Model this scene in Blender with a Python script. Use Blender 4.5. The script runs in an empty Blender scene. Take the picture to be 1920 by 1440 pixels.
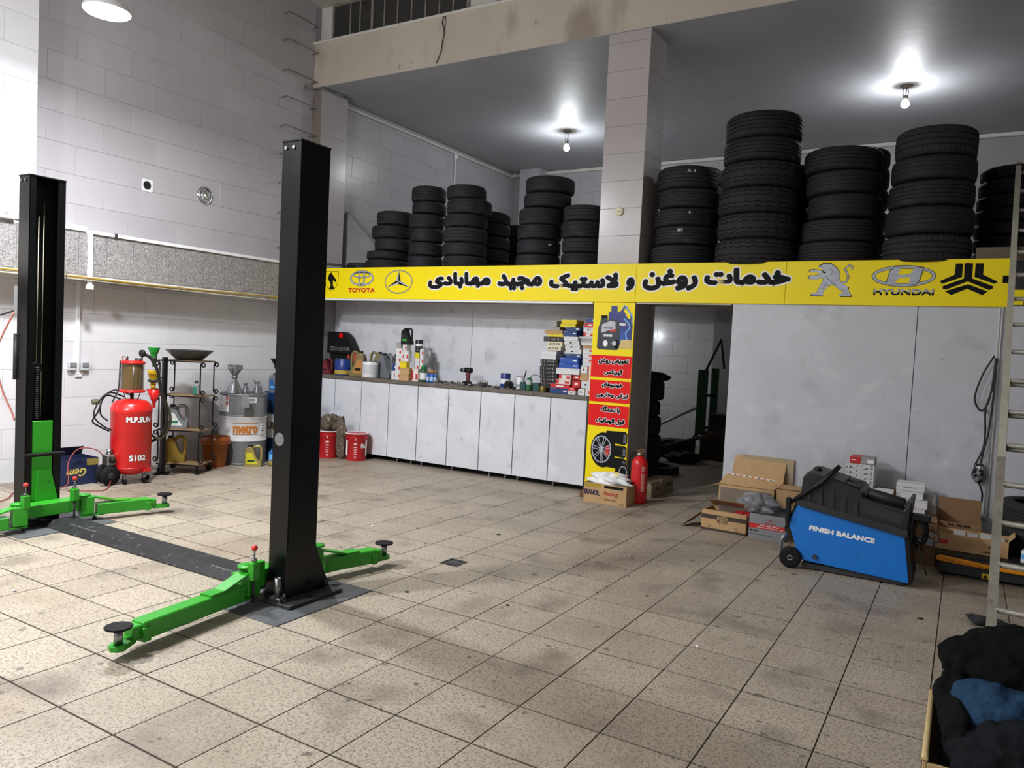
import bpy, bmesh, math, random
from mathutils import Vector, Matrix
random.seed(7)
PI = math.pi
sc = bpy.context.scene
COL = sc.collection

# ------------------------------------------------------------------ camera
cam = bpy.data.cameras.new('camera'); camo = bpy.data.objects.new('camera', cam); COL.objects.link(camo)
cam.sensor_width = 36; cam.lens = 1424.735 / 1920 * 36; cam.clip_start = .05
_yaw, _pit, _rol = 0.537676, -0.048698, 0.049453
_w = Vector((-math.sin(_yaw)*math.cos(_pit), math.cos(_yaw)*math.cos(_pit), math.sin(_pit)))
_r0 = Vector((math.cos(_yaw), math.sin(_yaw), 0)); _u0 = _r0.cross(_w)
_r = math.cos(_rol)*_r0 + math.sin(_rol)*_u0; _u = -math.sin(_rol)*_r0 + math.cos(_rol)*_u0
_m = Matrix((_r, _u, -_w)).transposed().to_4x4(); _m.translation = Vector((0, 0, 1.639))
camo.matrix_world = _m
sc.camera = camo

# ------------------------------------------------------------------ world and exposure
wd = bpy.data.worlds.new('world'); sc.world = wd; wd.use_nodes = True
wd.node_tree.nodes['Background'].inputs[0].default_value = (.80, .86, 1, 1)
wd.node_tree.nodes['Background'].inputs[1].default_value = .36
sc.view_settings.view_transform = 'Standard'; sc.view_settings.look = 'None'
sc.view_settings.gamma = 1; sc.view_settings.use_curve_mapping = False
sc.view_settings.exposure = 0.07

def lamp_light(name, loc, power, size, color=(1, .97, .93), kind='AREA', rot=(0, 0, 0)):
    l = bpy.data.lights.new(name, kind); l.energy = power; l.color = color
    if kind == 'AREA': l.shape = 'DISK'; l.size = size
    else: l.shadow_soft_size = size
    o = bpy.data.objects.new(name, l); COL.objects.link(o); o.location = loc; o.rotation_euler = rot
    return o
# the row of round workshop lamps under the ceiling (only the first is in frame), and the bulbs
L_MAIN = (-6.12, 3.62, 4.17)
lamp_light('hall_lamp_light', (L_MAIN[0], L_MAIN[1], L_MAIN[2]-.02), 205, .34, (.95, .97, 1))
lamp_light('hall_lamp_light', (L_MAIN[0], L_MAIN[1], L_MAIN[2]-.12), 95, .15, (.95, .97, 1), 'POINT')
lamp_light('hall_lamp_light', (-5.2, .6, 4.15), 275, .34, (.99, .99, 1))
lamp_light('hall_lamp_light', (-5.2, .6, 4.03), 90, .15, (.99, .99, 1), 'POINT')
lamp_light('hall_lamp_light', (-4.4, -2.6, 4.15), 250, .25, (.99, .98, 1), 'POINT')
lamp_light('hall_lamp_light', (.5, -2.0, 4.3), 40, .34, (1, .98, .95))
lamp_light('bulb_light', (-5.84, 11.16, 4.86), 60, .035, (.93, .97, 1), 'POINT')
lamp_light('bulb_light', (-.90, 10.91, 4.90), 60, .035, (.95, .97, 1), 'POINT')
lamp_light('back_room_light', (-5.45, 12.3, 2.0), 20, .04, (.93, .97, 1), 'POINT')

# ------------------------------------------------------------------ materials
def lin(h):
    if isinstance(h, str):
        h = h.lstrip('#'); c = [int(h[i:i+2], 16)/255 for i in (0, 2, 4)]
    else: c = h
    return tuple(x/12.92 if x <= .04045 else ((x+.055)/1.055)**2.4 for x in c)
_mats = {}
def mat(name, col, rough=.6, metal=0, var=0, scale=6, bump=0, bscale=40, spot=None, rnd=0, emit=0, world=False, alpha=None, stretch=None, spec=.5):
    """var: soft brightness variation; spot=(colour, scale, threshold, softness): irregular marks; rnd: per object brightness"""
    if name in _mats: return _mats[name]
    m = bpy.data.materials.new(name); m.use_nodes = True; _mats[name] = m
    nt = m.node_tree; N = nt.nodes; Lk = nt.links; p = N['Principled BSDF']
    c = (*lin(col), 1)
    p.inputs['Base Color'].default_value = c; p.inputs['Roughness'].default_value = rough; p.inputs['Metallic'].default_value = metal; p.inputs['Specular IOR Level'].default_value = spec
    if emit:
        p.inputs['Emission Color'].default_value = c; p.inputs['Emission Strength'].default_value = emit
    if alpha is not None:
        p.inputs['Transmission Weight'].default_value = alpha; p.inputs['IOR'].default_value = 1.3
    co = None
    def coord():
        nonlocal co
        if co is None:
            if world: co = N.new('ShaderNodeNewGeometry').outputs['Position']
            else: co = N.new('ShaderNodeTexCoord').outputs['Object']
            if stretch:
                mp = N.new('ShaderNodeMapping'); mp.inputs['Scale'].default_value = stretch
                Lk.new(co, mp.inputs[0]); co = mp.outputs[0]
        return co
    cur = None
    def mixmul(fac_sock, a, b):
        nonlocal cur
        mx = N.new('ShaderNodeMix'); mx.data_type = 'RGBA'; Lk.new(fac_sock, mx.inputs[0])
        if cur is None: mx.inputs[6].default_value = a
        else: Lk.new(cur, mx.inputs[6])
        mx.inputs[7].default_value = b; cur = mx.outputs[2]
    if var:
        n = N.new('ShaderNodeTexNoise'); n.inputs['Scale'].default_value = scale; n.inputs['Detail'].default_value = 5; n.inputs['Roughness'].default_value = .6
        Lk.new(coord(), n.inputs['Vector'])
        r = N.new('ShaderNodeMapRange'); r.inputs[1].default_value = .3; r.inputs[2].default_value = .72; Lk.new(n.outputs[0], r.inputs[0])
        mixmul(r.outputs[0], c, (*[x*(1-var) for x in c[:3]], 1))
    for sp in (spot if isinstance(spot, list) else [spot] if spot else []):
        n = N.new('ShaderNodeTexNoise'); n.inputs['Scale'].default_value = sp[1]; n.inputs['Detail'].default_value = 4
        Lk.new(coord(), n.inputs['Vector'])
        r = N.new('ShaderNodeMapRange'); r.inputs[1].default_value = sp[2]; r.inputs[2].default_value = sp[2]+sp[3]; Lk.new(n.outputs[0], r.inputs[0])
        r.inputs[4].default_value = sp[4] if len(sp) > 4 else 1
        mixmul(r.outputs[0], c, (*lin(sp[0]), 1))
    if rnd:
        oi = N.new('ShaderNodeObjectInfo'); r = N.new('ShaderNodeMapRange'); r.inputs[3].default_value = 1-rnd; r.inputs[4].default_value = 1
        Lk.new(oi.outputs['Random'], r.inputs[0])
        mx = N.new('ShaderNodeVectorMath'); mx.operation = 'SCALE'
        if cur is None: mx.inputs[0].default_value = c[:3]
        else: Lk.new(cur, mx.inputs[0])
        Lk.new(r.outputs[0], mx.inputs['Scale']); cur = mx.outputs[0]
    if cur is not None:
        Lk.new(cur, p.inputs['Base Color'])
        if emit: Lk.new(cur, p.inputs['Emission Color'])
    if bump:
        n = N.new('ShaderNodeTexNoise'); n.inputs['Scale'].default_value = bscale; n.inputs['Detail'].default_value = 3
        Lk.new(coord(), n.inputs['Vector'])
        b = N.new('ShaderNodeBump'); b.inputs['Strength'].default_value = bump; b.inputs['Distance'].default_value = .01
        Lk.new(n.outputs[0], b.inputs['Height']); Lk.new(b.outputs[0], p.inputs['Normal'])
    return m

# ------------------------------------------------------------------ mesh builder
def catmull(P, k):
    Q = []
    for i in range(len(P)-1):
        p0, p1, p2, p3 = P[max(i-1, 0)], P[i], P[i+1], P[min(i+2, len(P)-1)]
        for s in range(k):
            u = s/k; Q.append(.5*((2*p1)+(p2-p0)*u+(2*p0-5*p1+4*p2-p3)*u*u+(3*p1-p0-3*p2+p3)*u**3))
    return Q+[P[-1]]
class G:
    def __init__(s): s.v = []; s.f = []; s.m = []; s.s = []
    def add(s, vs, fs, mi=0, smooth=False):
        o = len(s.v); s.v += [tuple(v) for v in vs]
        for f in fs: s.f.append([i+o for i in f]); s.m.append(mi); s.s.append(smooth)
        return s
    def box(s, x0, x1, y0, y1, z0, z1, mi=0, b=0):
        if b <= 0:
            vs = [(x, y, z) for z in (z0, z1) for y in (y0, y1) for x in (x0, x1)]
            return s.add(vs, [(0, 2, 3, 1), (4, 5, 7, 6), (0, 1, 5, 4), (2, 6, 7, 3), (0, 4, 6, 2), (1, 3, 7, 5)], mi)
        b = min(b, (x1-x0)*.45, (y1-y0)*.45, (z1-z0)*.45)
        X, Y, Z = (x0, x1), (y0, y1), (z0, z1); vs = []; idx = {}
        for i in (0, 1):
            for j in (0, 1):
                for k in (0, 1):
                    sx, sy, sz = 1-2*i, 1-2*j, 1-2*k
                    for a, (dx, dy, dz) in enumerate(((0, 1, 1), (1, 0, 1), (1, 1, 0))):
                        idx[i, j, k, a] = len(vs); vs.append((X[i]+dx*b*sx, Y[j]+dy*b*sy, Z[k]+dz*b*sz))
        fs = []
        for i in (0, 1): fs.append([idx[i, j, k, 0] for j, k in ((0, 0), (1, 0), (1, 1), (0, 1))])
        for j in (0, 1): fs.append([idx[i, j, k, 1] for i, k in ((0, 0), (1, 0), (1, 1), (0, 1))])
        for k in (0, 1): fs.append([idx[i, j, k, 2] for i, j in ((0, 0), (1, 0), (1, 1), (0, 1))])
        for j in (0, 1):
            for k in (0, 1): fs.append([idx[0, j, k, 1], idx[1, j, k, 1], idx[1, j, k, 2], idx[0, j, k, 2]])
            for i in (0, 1): fs.append([idx[i, j, 0, 0], idx[i, j, 1, 0], idx[i, j, 1, 1], idx[i, j, 0, 1]])
        for i in (0, 1):
            for k in (0, 1): fs.append([idx[i, 0, k, 0], idx[i, 1, k, 0], idx[i, 1, k, 2], idx[i, 0, k, 2]])
            for j in (0, 1):
                for k in (0, 1): fs.append([idx[i, j, k, a] for a in (0, 1, 2)])
        return s.add(vs, fs, mi)
    def lathe(s, prof, c=(0, 0, 0), n=24, mi=0, axis='z', smooth=True, cap=True):
        vs = []
        for (r, z) in prof:
            for i in range(n):
                a = 2*PI*i/n; p = (r*math.cos(a), r*math.sin(a), z)
                if axis == 'x': p = (z, p[0], p[1])
                elif axis == 'y': p = (p[0], z, p[1])
                vs.append((p[0]+c[0], p[1]+c[1], p[2]+c[2]))
        fs = []
        for j in range(len(prof)-1):
            for i in range(n):
                k = (i+1) % n; fs.append((j*n+i, j*n+k, (j+1)*n+k, (j+1)*n+i))
        s.add(vs, fs, mi, smooth)
        if cap:
            o = len(s.v)-len(vs)
            for base, r in ((0, prof[0][0]), ((len(prof)-1)*n, prof[-1][0])):
                if r > 1e-5: s.f.append([o+base+i for i in range(n)]); s.m.append(mi); s.s.append(False)
        return s
    def cyl(s, c, r, h, n=20, mi=0, axis='z', r2=None):
        return s.lathe([(r, 0), (r if r2 is None else r2, h)], c, n, mi, axis)
    def tube(s, pts, r, n=8, mi=0, closed=False):
        pts = [Vector(p) for p in pts]
        if 5 <= len(pts) <= 16 and not closed and not isinstance(r, (list, tuple)) and r > .005: pts = catmull(pts, 5)
        L = len(pts); vs = []; up = None
        for i, p in enumerate(pts):
            a = pts[i-1] if (i > 0 or closed) else p; b = pts[(i+1) % L] if (i < L-1 or closed) else p
            t = (b-a).normalized()
            if up is None:
                up = Vector((0, 0, 1)) if abs(t.z) < .9 else Vector((1, 0, 0))
            x = (up - up.dot(t)*t)
            if x.length < 1e-4: x = t.orthogonal()
            x.normalize(); up = x; y = t.cross(x)
            rr = r[i] if isinstance(r, (list, tuple)) else r
            for k in range(n):
                q = 2*PI*k/n; vs.append(p+x*rr*math.cos(q)+y*rr*math.sin(q))
        fs = []
        for i in range(L if closed else L-1):
            j = (i+1) % L
            for k in range(n):
                l = (k+1) % n; fs.append((i*n+k, i*n+l, j*n+l, j*n+k))
        if not closed: fs += [list(range(n)), list(range((L-1)*n, L*n))]
        return s.add(vs, fs, mi, True)
    def prism(s, poly, d0, d1, plane='xz', mi=0):
        def P(a, b, d):
            return (a, d, b) if plane == 'xz' else (a, b, d) if plane == 'xy' else (d, a, b)
        n = len(poly); vs = [P(a, b, d0) for a, b in poly]+[P(a, b, d1) for a, b in poly]
        fs = [list(range(n)), list(range(n, 2*n))]+[(i, (i+1) % n, (i+1) % n+n, i+n) for i in range(n)]
        return s.add(vs, fs, mi)
    def loft(s, rings, mi=0, smooth=True, cap=True):
        n = len(rings[0]); vs = [p for r in rings for p in r]
        fs = [(j*n+i, j*n+(i+1) % n, (j+1)*n+(i+1) % n, (j+1)*n+i) for j in range(len(rings)-1) for i in range(n)]
        s.add(vs, fs, mi, smooth)
        if cap:
            o = len(s.v)-len(vs)
            for b in (0, (len(rings)-1)*n): s.f.append([o+b+i for i in range(n)]); s.m.append(mi); s.s.append(False)
        return s
    def xf(s, M):
        s.v = [tuple(M @ Vector(v)) for v in s.v]; return s
    def mesh(s, name, mats):
        me = bpy.data.meshes.new(name); me.from_pydata(s.v, [], s.f)
        for m in (mats if isinstance(mats, (list, tuple)) else [mats]): me.materials.append(m)
        me.polygons.foreach_set('material_index', s.m); me.polygons.foreach_set('use_smooth', s.s)
        bm = bmesh.new(); bm.from_mesh(me); bmesh.ops.recalc_face_normals(bm, faces=bm.faces); bm.to_mesh(me); bm.free()
        me.update(); return me

def link(name, data, parent=None, loc=(0, 0, 0), rot=(0, 0, 0)):
    o = bpy.data.objects.new(name, data); COL.objects.link(o); o.location = loc; o.rotation_euler = rot
    if parent is not None: o.parent = parent
    return o
def obj(name, g, m, parent=None, loc=(0, 0, 0), rot=(0, 0, 0), bevel=0, label=None, subsurf=0):
    me = g.mesh(name, m) if isinstance(g, G) else g
    o = link(name, me, parent, loc, rot)
    if bevel:
        b = o.modifiers.new('bevel', 'BEVEL'); b.width = bevel; b.segments = 2; b.limit_method = 'ANGLE'; b.angle_limit = .7
    if subsurf:
        b = o.modifiers.new('sub', 'SUBSURF'); b.levels = subsurf; b.render_levels = subsurf
    if label: o['label'] = label
    return o
def tag(o, label, cat, group=None, kind=None):
    o['label'] = label; o['category'] = cat
    if group: o['group'] = group
    if kind: o['kind'] = kind
    return o
def thing(name, label, cat, loc=(0, 0, 0), rz=0, group=None, rot=None):
    o = link(name, None, None, loc, rot if rot else (0, 0, rz)); return tag(o, label, cat, group)
def struct(name, g, m, parent=None, **k):
    o = obj(name, g, m, parent, **k)
    if parent is None: o['kind'] = 'structure'
    return o
def copy_tree(o, parent=None):
    c = o.copy(); COL.objects.link(c); c.parent = parent
    for ch in o.children: copy_tree(ch, c)
    return c

# ------------------------------------------------------------------ lettering
_FM = {}
for ch, b, n in [('ا', 0xFE8D, 2), ('ب', 0xFE8F, 4), ('ت', 0xFE95, 4), ('ج', 0xFE9D, 4), ('خ', 0xFEA5, 4), ('د', 0xFEA9, 2), ('ر', 0xFEAD, 2), ('س', 0xFEB1, 4), ('ض', 0xFEBD, 4), ('ع', 0xFEC9, 4), ('غ', 0xFECD, 4), ('ف', 0xFED1, 4), ('ل', 0xFEDD, 4), ('م', 0xFEE1, 4), ('ن', 0xFEE5, 4), ('ه', 0xFEE9, 4), ('و', 0xFEED, 2), ('ک', 0xFB8E, 4), ('گ', 0xFB92, 4), ('ی', 0xFBFC, 4), ('\u0001', 0xFEFB, 2)]:
    _FM[ch] = tuple(b+i if i < n else None for i in range(4))
def shape_fa(s):
    s = s.replace('لا', '\u0001'); out = []
    for i, c in enumerate(s):
        if c not in _FM: out.append(c); continue
        f = _FM[c]; prev = i > 0 and s[i-1] in _FM and _FM[s[i-1]][2] is not None
        nxt = i+1 < len(s) and s[i+1] in _FM and f[2] is not None
        out.append(chr(f[3] if prev and nxt else f[1] if prev else f[2] if nxt else f[0]))
    return ''.join(reversed(out))
_gc = {}
def _raw(s):
    if s in _gc: return _gc[s]
    c = bpy.data.curves.new('t', 'FONT'); c.body = s; c.size = 1; c.resolution_u = 3
    o = bpy.data.objects.new('t', c); COL.objects.link(o)
    me = bpy.data.meshes.new_from_object(o.evaluated_get(bpy.context.evaluated_depsgraph_get()))
    r = ([v.co.copy() for v in me.vertices], [list(p.vertices) for p in me.polygons])
    bpy.data.objects.remove(o); bpy.data.curves.remove(c); bpy.data.meshes.remove(me); _gc[s] = r
    return r
def glyphs(s, fa=False):
    """list of (verts, faces) in em units"""
    if not fa: return [_raw(s)]
    t = shape_fa(s); out = []; x0 = min(v.x for v in _raw('I')[0])
    for i, ch in enumerate(t):
        if ch == ' ': continue
        adv = 0
        if i:
            w = _raw(t[:i]+'I'); k = len(_raw('I')[0])
            adv = sorted(v.x for v in w[0])[-k] - x0 if False else max(v.x for v in w[0]) - max(v.x for v in _raw('I')[0])
        vs, fs = _raw(ch); out.append(([Vector((v.x+adv, v.y, 0)) for v in vs], fs))
    return out
def text_geo(s, bold=0, fa=False, box=None, width=None, height=None, center=True, z=0, shear=0):
    """flat lettering in the xy plane. box=(x0,x1,y0,y1) fits it exactly; bold is an absolute stroke widening in metres"""
    gl = glyphs(s, fa); xs = [v.x for g_, _ in gl for v in g_]; ys = [v.y for g_, _ in gl for v in g_]
    a, b, c, d = min(xs), max(xs), min(ys), max(ys)
    if box:
        sx = (box[1]-box[0]-2*bold)/(b-a); sy = (box[3]-box[2]-2*bold)/(d-c); ox = box[0]+bold; oy = box[2]+bold
    else:
        sx = sy = (width/(b-a)) if width else height/(d-c)
        if width and height: sy = height/(d-c)
        ox = -(b-a)*sx/2 if center else 0; oy = 0
    g = G(); st = [(0, 0)]
    if bold:
        n = 10 if bold > .008 else 8
        st += [(bold*math.cos(2*PI*i/n), bold*math.sin(2*PI*i/n)) for i in range(n)]
        if bold > .012: st += [(.5*bold*math.cos(2*PI*i/6), .5*bold*math.sin(2*PI*i/6)) for i in range(6)]
    for k, (dx, dy) in enumerate(st):
        for vs, fs in gl:
            g.add([((v.x-a)*sx+ox+dx+shear*(v.y-c)*sy, (v.y-c)*sy+oy+dy, z+k*2e-5) for v in vs], fs)
    return g
FRONT = (PI/2, 0, 0)
def text(parent, s, m, loc, rot=FRONT, name='lettering', **k):
    return obj(name, text_geo(s, **k), m, parent, loc, rot)
# ================================================================== palette
GROUT = mat('floor grout', '#332d25', .95, var=.4, scale=3, world=True)
TILE = mat('terrazzo tile', '#b5aa99', .5, spec=.35, var=.2, scale=1.3, rnd=.14, world=True,
           spot=[('#84786a', 55, .525, .06, .6), ('#4b433b', 105, .585, .035, .8), ('#d6ccbd', 70, .64, .05, .35), ('#665c53', 2.4, .54, .2, .72), ('#85745f', .9, .54, .16, .45), ('#3d3731', 11, .655, .05, .65)], bump=.06, bscale=120)
WTILE = mat('glazed wall tile', '#dfdee2', .22, var=.09, scale=1.6, rnd=.06, world=True)
WTILE_DIM = mat('dim lit wall tile', '#b7b3b8', .3, var=.10, scale=1.3, rnd=.07, world=True)  # weaker lamp light on the upper walls put into a greyer tile colour
WJOINT = mat('wall tile joint', '#99969a', .8)
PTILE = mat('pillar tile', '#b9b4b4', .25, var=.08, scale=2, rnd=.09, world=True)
PTILE_SHADE = mat('shaded brown grey pier tile', '#8d857c', .35, var=.12, scale=2, rnd=.08, world=True)  # pillar tile with the shade on the pier's front face put into its brown
CEIL = mat('grey plaster', '#a6a8ad', .55, var=.14, scale=1.2, world=True, bump=.25, bscale=6)
CEILT = mat('hall ceiling paint', '#bdbab2', .8, var=.1, scale=2, world=True)
BEAM = mat('stained beam plaster', '#c6beb1', .8, world=True, var=.12, scale=1.4, spot=[('#8d8274', 1.9, .56, .16, .75), ('#7c6350', 7, .68, .06, .6), ('#4c4137', 17, .70, .03, .7)], stretch=(1, 1, .45))
LAM = mat('grey cloudy laminate', '#d6d9e0', .38, var=.14, scale=2.6, world=True, spot=[('#b0b3ba', 5, .58, .14, .6), ('#e6e8ec', 3.2, .6, .15, .6), ('#7d7f86', 14, .68, .06, .35)])
LAMD = mat('pale grey laminate', '#c3c7ce', .42, var=.13, scale=2.2, world=True, spot=[('#a6aab1', 4, .58, .14, .6), ('#dcdee3', 3, .6, .15, .5), ('#6b6c70', 16, .71, .04, .4)])
GRAN = mat('speckled granite', '#8f8b8b', .5, world=True, spot=[('#5f5b5c', 75, .5, .08, .8), ('#b9b4b1', 68, .56, .06, .7)])
CONC = mat('rough concrete', '#a49c90', .9, world=True, var=.3, scale=5, bump=.4, bscale=20)
WHITE = mat('white plastic', '#e3e4e6', .4); WHITE2 = mat('white paint', '#d9d8d2', .6, var=.12, scale=8)
BLACKP = mat('black gloss paint', '#0a0c0d', .3, spec=.28, var=.3, scale=5, spot=('#34373a', 26, .72, .03, .5))
BLACK = mat('black plastic', '#101113', .5, spec=.3); DARK = mat('dark grey plastic', '#25272a', .55, var=.25, scale=12)
RUBBER = mat('rubber', '#121214', .75, spec=.25, var=.3, scale=9)
STEEL = mat('steel', '#9b9da0', .32, 1, var=.2, scale=14); CHROME = mat('chrome', '#d5d7da', .12, 1)
DSTEEL = mat('dirty dark steel', '#4b4c4e', .55, .6, var=.4, scale=10, spot=('#7b7c7e', 30, .66, .06, .7))
GALV = mat('galvanised sheet', '#a6abb0', .28, .9, var=.2, scale=8)
GREEN = mat('green lift paint', '#2b981f', .42, var=.10, scale=7, spot=('#16340f', 24, .70, .03, .85))
YEL = mat('yellow sign print', '#f4de04', .45, spec=.3); RED = mat('red print', '#e01214', .5, spec=.25)
REDP = mat('red tank paint', '#d3201f', .28, var=.08, scale=5); KRAFT = mat('brown cardboard', '#bb996d', .85, var=.14, scale=9)
KRAFT2 = mat('dark brown cardboard', '#8b6b4c', .85, var=.2, scale=8); KIN = mat('cardboard inside', '#947a5a', .9, var=.15, scale=8)
BLUE = mat('blue machine sheet', '#0a72cc', .35, var=.08, scale=3, spot=('#0b3f78', 9, .70, .05, .5))
INK = mat('black print', '#101014', .6, spec=.15); WPR = mat('white print', '#ececec', .5); RPR = mat('red lettering print', '#c4231d', .5)
NAVY = mat('navy print', '#1d2a55', .5); CREAM = mat('cream card', '#ddd7bb', .7)

# ================================================================== structure
WX, YF, ZM, ZC = -8.3, 7.97, 2.60, 5.2        # left wall, front plane of the back bay, gallery floor, gallery ceiling
g = G().box(-8.6, 4.5, -4, 14.4, -.12, -.0028); floor = struct('floor', g, GROUT)
T = .4; gx0 = -2.0457 - 16*T; gy0 = 2.5826 - 9*T
cells = []
_cam = Vector((0, 0, 1.639))
for i in range(0, 28):
    for j in range(0, 40):
        x = gx0+i*T; y = gy0+j*T
        if x < WX-.35 or x > 3.2 or y < .8 or y > 13.4: continue
        d = Vector((x+.2, y+.2, 0))-_cam; zz = d.dot(_w)
        if zz < .3: continue
        u = d.dot(_r)/zz*1424.7; v = -d.dot(_u)/zz*1424.7
        if abs(u) < 1080 and v < 900: cells.append((d.length, x, y))
cells.sort()
tg = G().box(0, T-.0068, 0, T-.0105, -.007, 0); tme = tg.mesh('tile', TILE)
for k, (d, x, y) in enumerate(cells):
    if k < 300:
        o = link('tile', tme, floor, (max(x, WX) if x < WX else x, y, random.uniform(-.0007, .0007)), (random.uniform(-.0012, .0012), random.uniform(-.0012, .0012), 0))
rest = G()
for d, x, y in cells[300:]: rest.box(max(x, WX), x+T-.0068, y, y+T-.0105, -.007, 0)
for i in range(0, 32):                                 # floor outside the frame
    for j in range(-8, 40):
        x = gx0+i*T; y = gy0+j*T
        if -8.5 < x < 4.2 and -3.6 < y < 13.6 and not any(abs(c[1]-x) < .01 and abs(c[2]-y) < .01 for c in cells): rest.box(max(x, WX), x+T-.0068, y, y+T-.0105, -.007, 0)
rs = struct('tile', rest, TILE, floor); rs['kind'] = 'stuff'

def tiled_x(parent, X, y0, y1, z0, z1, m, ph=0, pz=.247, L=.61, Hh=.305, odd=0, sgn=1, lim=300):
    """tiles on a wall in the plane x = X facing +x (sgn 1) or -x"""
    cache = {}; k0 = int(math.floor((z0-pz)/Hh)); 
    for k in range(k0, int(math.ceil((z1-pz)/Hh))):
        za, zb = max(z0, pz+k*Hh), min(z1, pz+(k+1)*Hh)
        if zb-za < .02: continue
        off = ph+(L/2 if (k+odd) % 2 else 0); n0 = int(math.floor((y0-off)/L))
        for n in range(n0, int(math.ceil((y1-off)/L))):
            ya, yb = max(y0, off+n*L), min(y1, off+(n+1)*L)
            if yb-ya < .03: continue
            key = (round(yb-ya, 3), round(zb-za, 3))
            if key not in cache: cache[key] = G().box(*((0, .006) if sgn > 0 else (-.006, 0)), .001, key[0]-.001, .001, key[1]-.001, b=.0008).mesh('tile', m)
            link('tile', cache[key], parent, (X+random.uniform(0, .0012)*sgn, ya, za))
def tiled_y(parent, Y, x0, x1, z0, z1, m, ph=0, pz=.247, L=.61, Hh=.305, odd=0, stag=True):
    cache = {}; k0 = int(math.floor((z0-pz)/Hh))
    for k in range(k0, int(math.ceil((z1-pz)/Hh))):
        za, zb = max(z0, pz+k*Hh), min(z1, pz+(k+1)*Hh)
        if zb-za < .02: continue
        off = ph+(L/2 if (k+odd) % 2 and stag else 0); n0 = int(math.floor((x0-off)/L))
        for n in range(n0, int(math.ceil((x1-off)/L))):
            xa, xb = max(x0, off+n*L), min(x1, off+(n+1)*L)
            if xb-xa < .03: continue
            key = (round(xb-xa, 3), round(zb-za, 3))
            if key not in cache: cache[key] = G().box(.0015, key[0]-.0015, -.006, 0, .0015, key[1]-.0015, b=.001).mesh('tile', m)
            link('tile', cache[key], parent, (xa, Y-random.uniform(0, .0012), za))

# left wall: lower field, upper field
wl = struct('wall_left', G().box(WX-.2, WX-.006, -4, 14.3, -.1, 6.4), WJOINT)
tiled_x(wl, WX-.006, 2.9, YF, 0, 2.14, WTILE, ph=4.84, odd=1)
wu = struct('wall_left', G().box(WX-.012, WX-.007, 3.5, YF, 2.6, 6.36), WJOINT)
tiled_x(wu, WX-.006, 4.0, YF, 2.63, 6.36, WTILE_DIM, ph=4.6, pz=2.63)
wm = struct('wall_left', G().box(WX-.012, WX-.007, 8.5, 13.6, 2.6, 5.2), WJOINT)
tiled_x(wm, WX-.006, 8.5, 13.6, 2.60, 5.2, WTILE_DIM, ph=8.5, pz=2.6)
pf = struct('wall_left', G().box(WX, -7.956, -4, 4.03, 2.63, 6.36), WJOINT)      # projecting pier by the lamp
tiled_x(pf, -7.956, 3.0, 4.03, 2.63, 6.36, WTILE, ph=4.03, pz=2.75)
# ledge: projecting slab edge clad with granite
lg = struct('trim_1', G().box(WX, -7.962, -4, YF, 2.15, 2.625, b=.004), WHITE2)
js = [4.463-.3*k for k in range(5, 0, -1)]+[4.463, 4.762, 5.065, 5.36, 5.664, 5.962, 6.266, 6.571, 6.875, 7.175, 7.475, 7.775, YF]
for a, b in zip(js, js[1:]): obj('granite_panel', G().box(-7.962, -7.95, a+.003, b-.003, 2.17, 2.60, b=.001), GRAN, lg)
struct('trim_2', G().box(-7.99, -7.93, -1, YF, 2.118, 2.15, b=.006), WHITE2)
pl = G()
for a, b, zz in ((4.2, 5.0, .03), (5.0, 6.1, .045), (6.1, YF, .02)): pl.box(WX+.02, -7.985, a, b, 2.15-zz, 2.15, b=.01)
struct('trim_3', pl, CONC)

# pier beside the bay and the front pillar
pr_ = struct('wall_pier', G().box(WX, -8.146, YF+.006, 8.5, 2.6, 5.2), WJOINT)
tiled_y(pr_, YF+.006, WX, -8.14, 2.6, 5.2, PTILE_SHADE, ph=WX, L=.4, stag=False, pz=2.6)
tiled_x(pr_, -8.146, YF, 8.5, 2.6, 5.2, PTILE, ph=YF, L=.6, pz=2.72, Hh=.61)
ps = struct('wall_pillar', G().box(-3.69, -3.206, YF+.006, 8.49, 0, 5.2), WJOINT)
tiled_y(ps, YF+.006, -3.70, -3.20, 2.6, 5.2, PTILE, ph=-3.70, L=.5, stag=False, pz=.2)
tiled_x(ps, -3.206, YF, 8.5, 0, 5.2, PTILE, ph=YF, L=.6, pz=.2)
# beam, ceilings, gallery slab
bm_ = struct('wall_beam', G().box(WX, 4.5, YF-.02, YF+.28, 5.197, 5.81, b=.008), BEAM)
struct('trim_4', G().box(WX, 4.5, YF-.05, YF+.2, 5.80, 5.835, b=.006), WHITE2)
struct('ceiling', G().box(-8.5, 4.5, YF-.017, 14.3, 5.196, 5.32), CEIL)
struct('ceiling', G().box(-8.5, 4.5, -4, 8.6, 6.36, 6.5), CEILT)
struct('ceiling', G().box(-8.5, 4.5, YF+.02, 14.3, 2.27, 2.60), CEILT)
struct('trim_5', G().box(-8.29, -3.71, 7.93, 8.0, 2.172, 2.198, b=.004), WHITE)
struct('trim_6', G().box(-3.19, -2.14, 7.95, 8.0, 2.185, 2.21, b=.004), WHITE2)
struct('trim_7', G().box(-8.29, 4.4, 8.0, 8.57, 2.20, 2.27), CONC)
struct('trim_8', G().box(-8.29, 4.4, 13.52, 13.6, 5.13, 5.19, b=.01), WHITE2)
struct('trim_9', G().box(-8.292, -8.23, 8.5, 13.55, 5.10, 5.13, b=.008), WHITE2)
# strips of the back room ceiling
sl = struct('ceiling', G().box(-6.5, 4.4, 8.57, 13.6, 2.24, 2.27), WHITE2)
for k in range(50): obj('ceiling_slat', G().box(-6.5, 0, 8.6+k*.1, 8.6+k*.1+.092, 2.226, 2.24, b=.003), mat('pvc slat', '#a7a49d', .3), sl)
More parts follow.
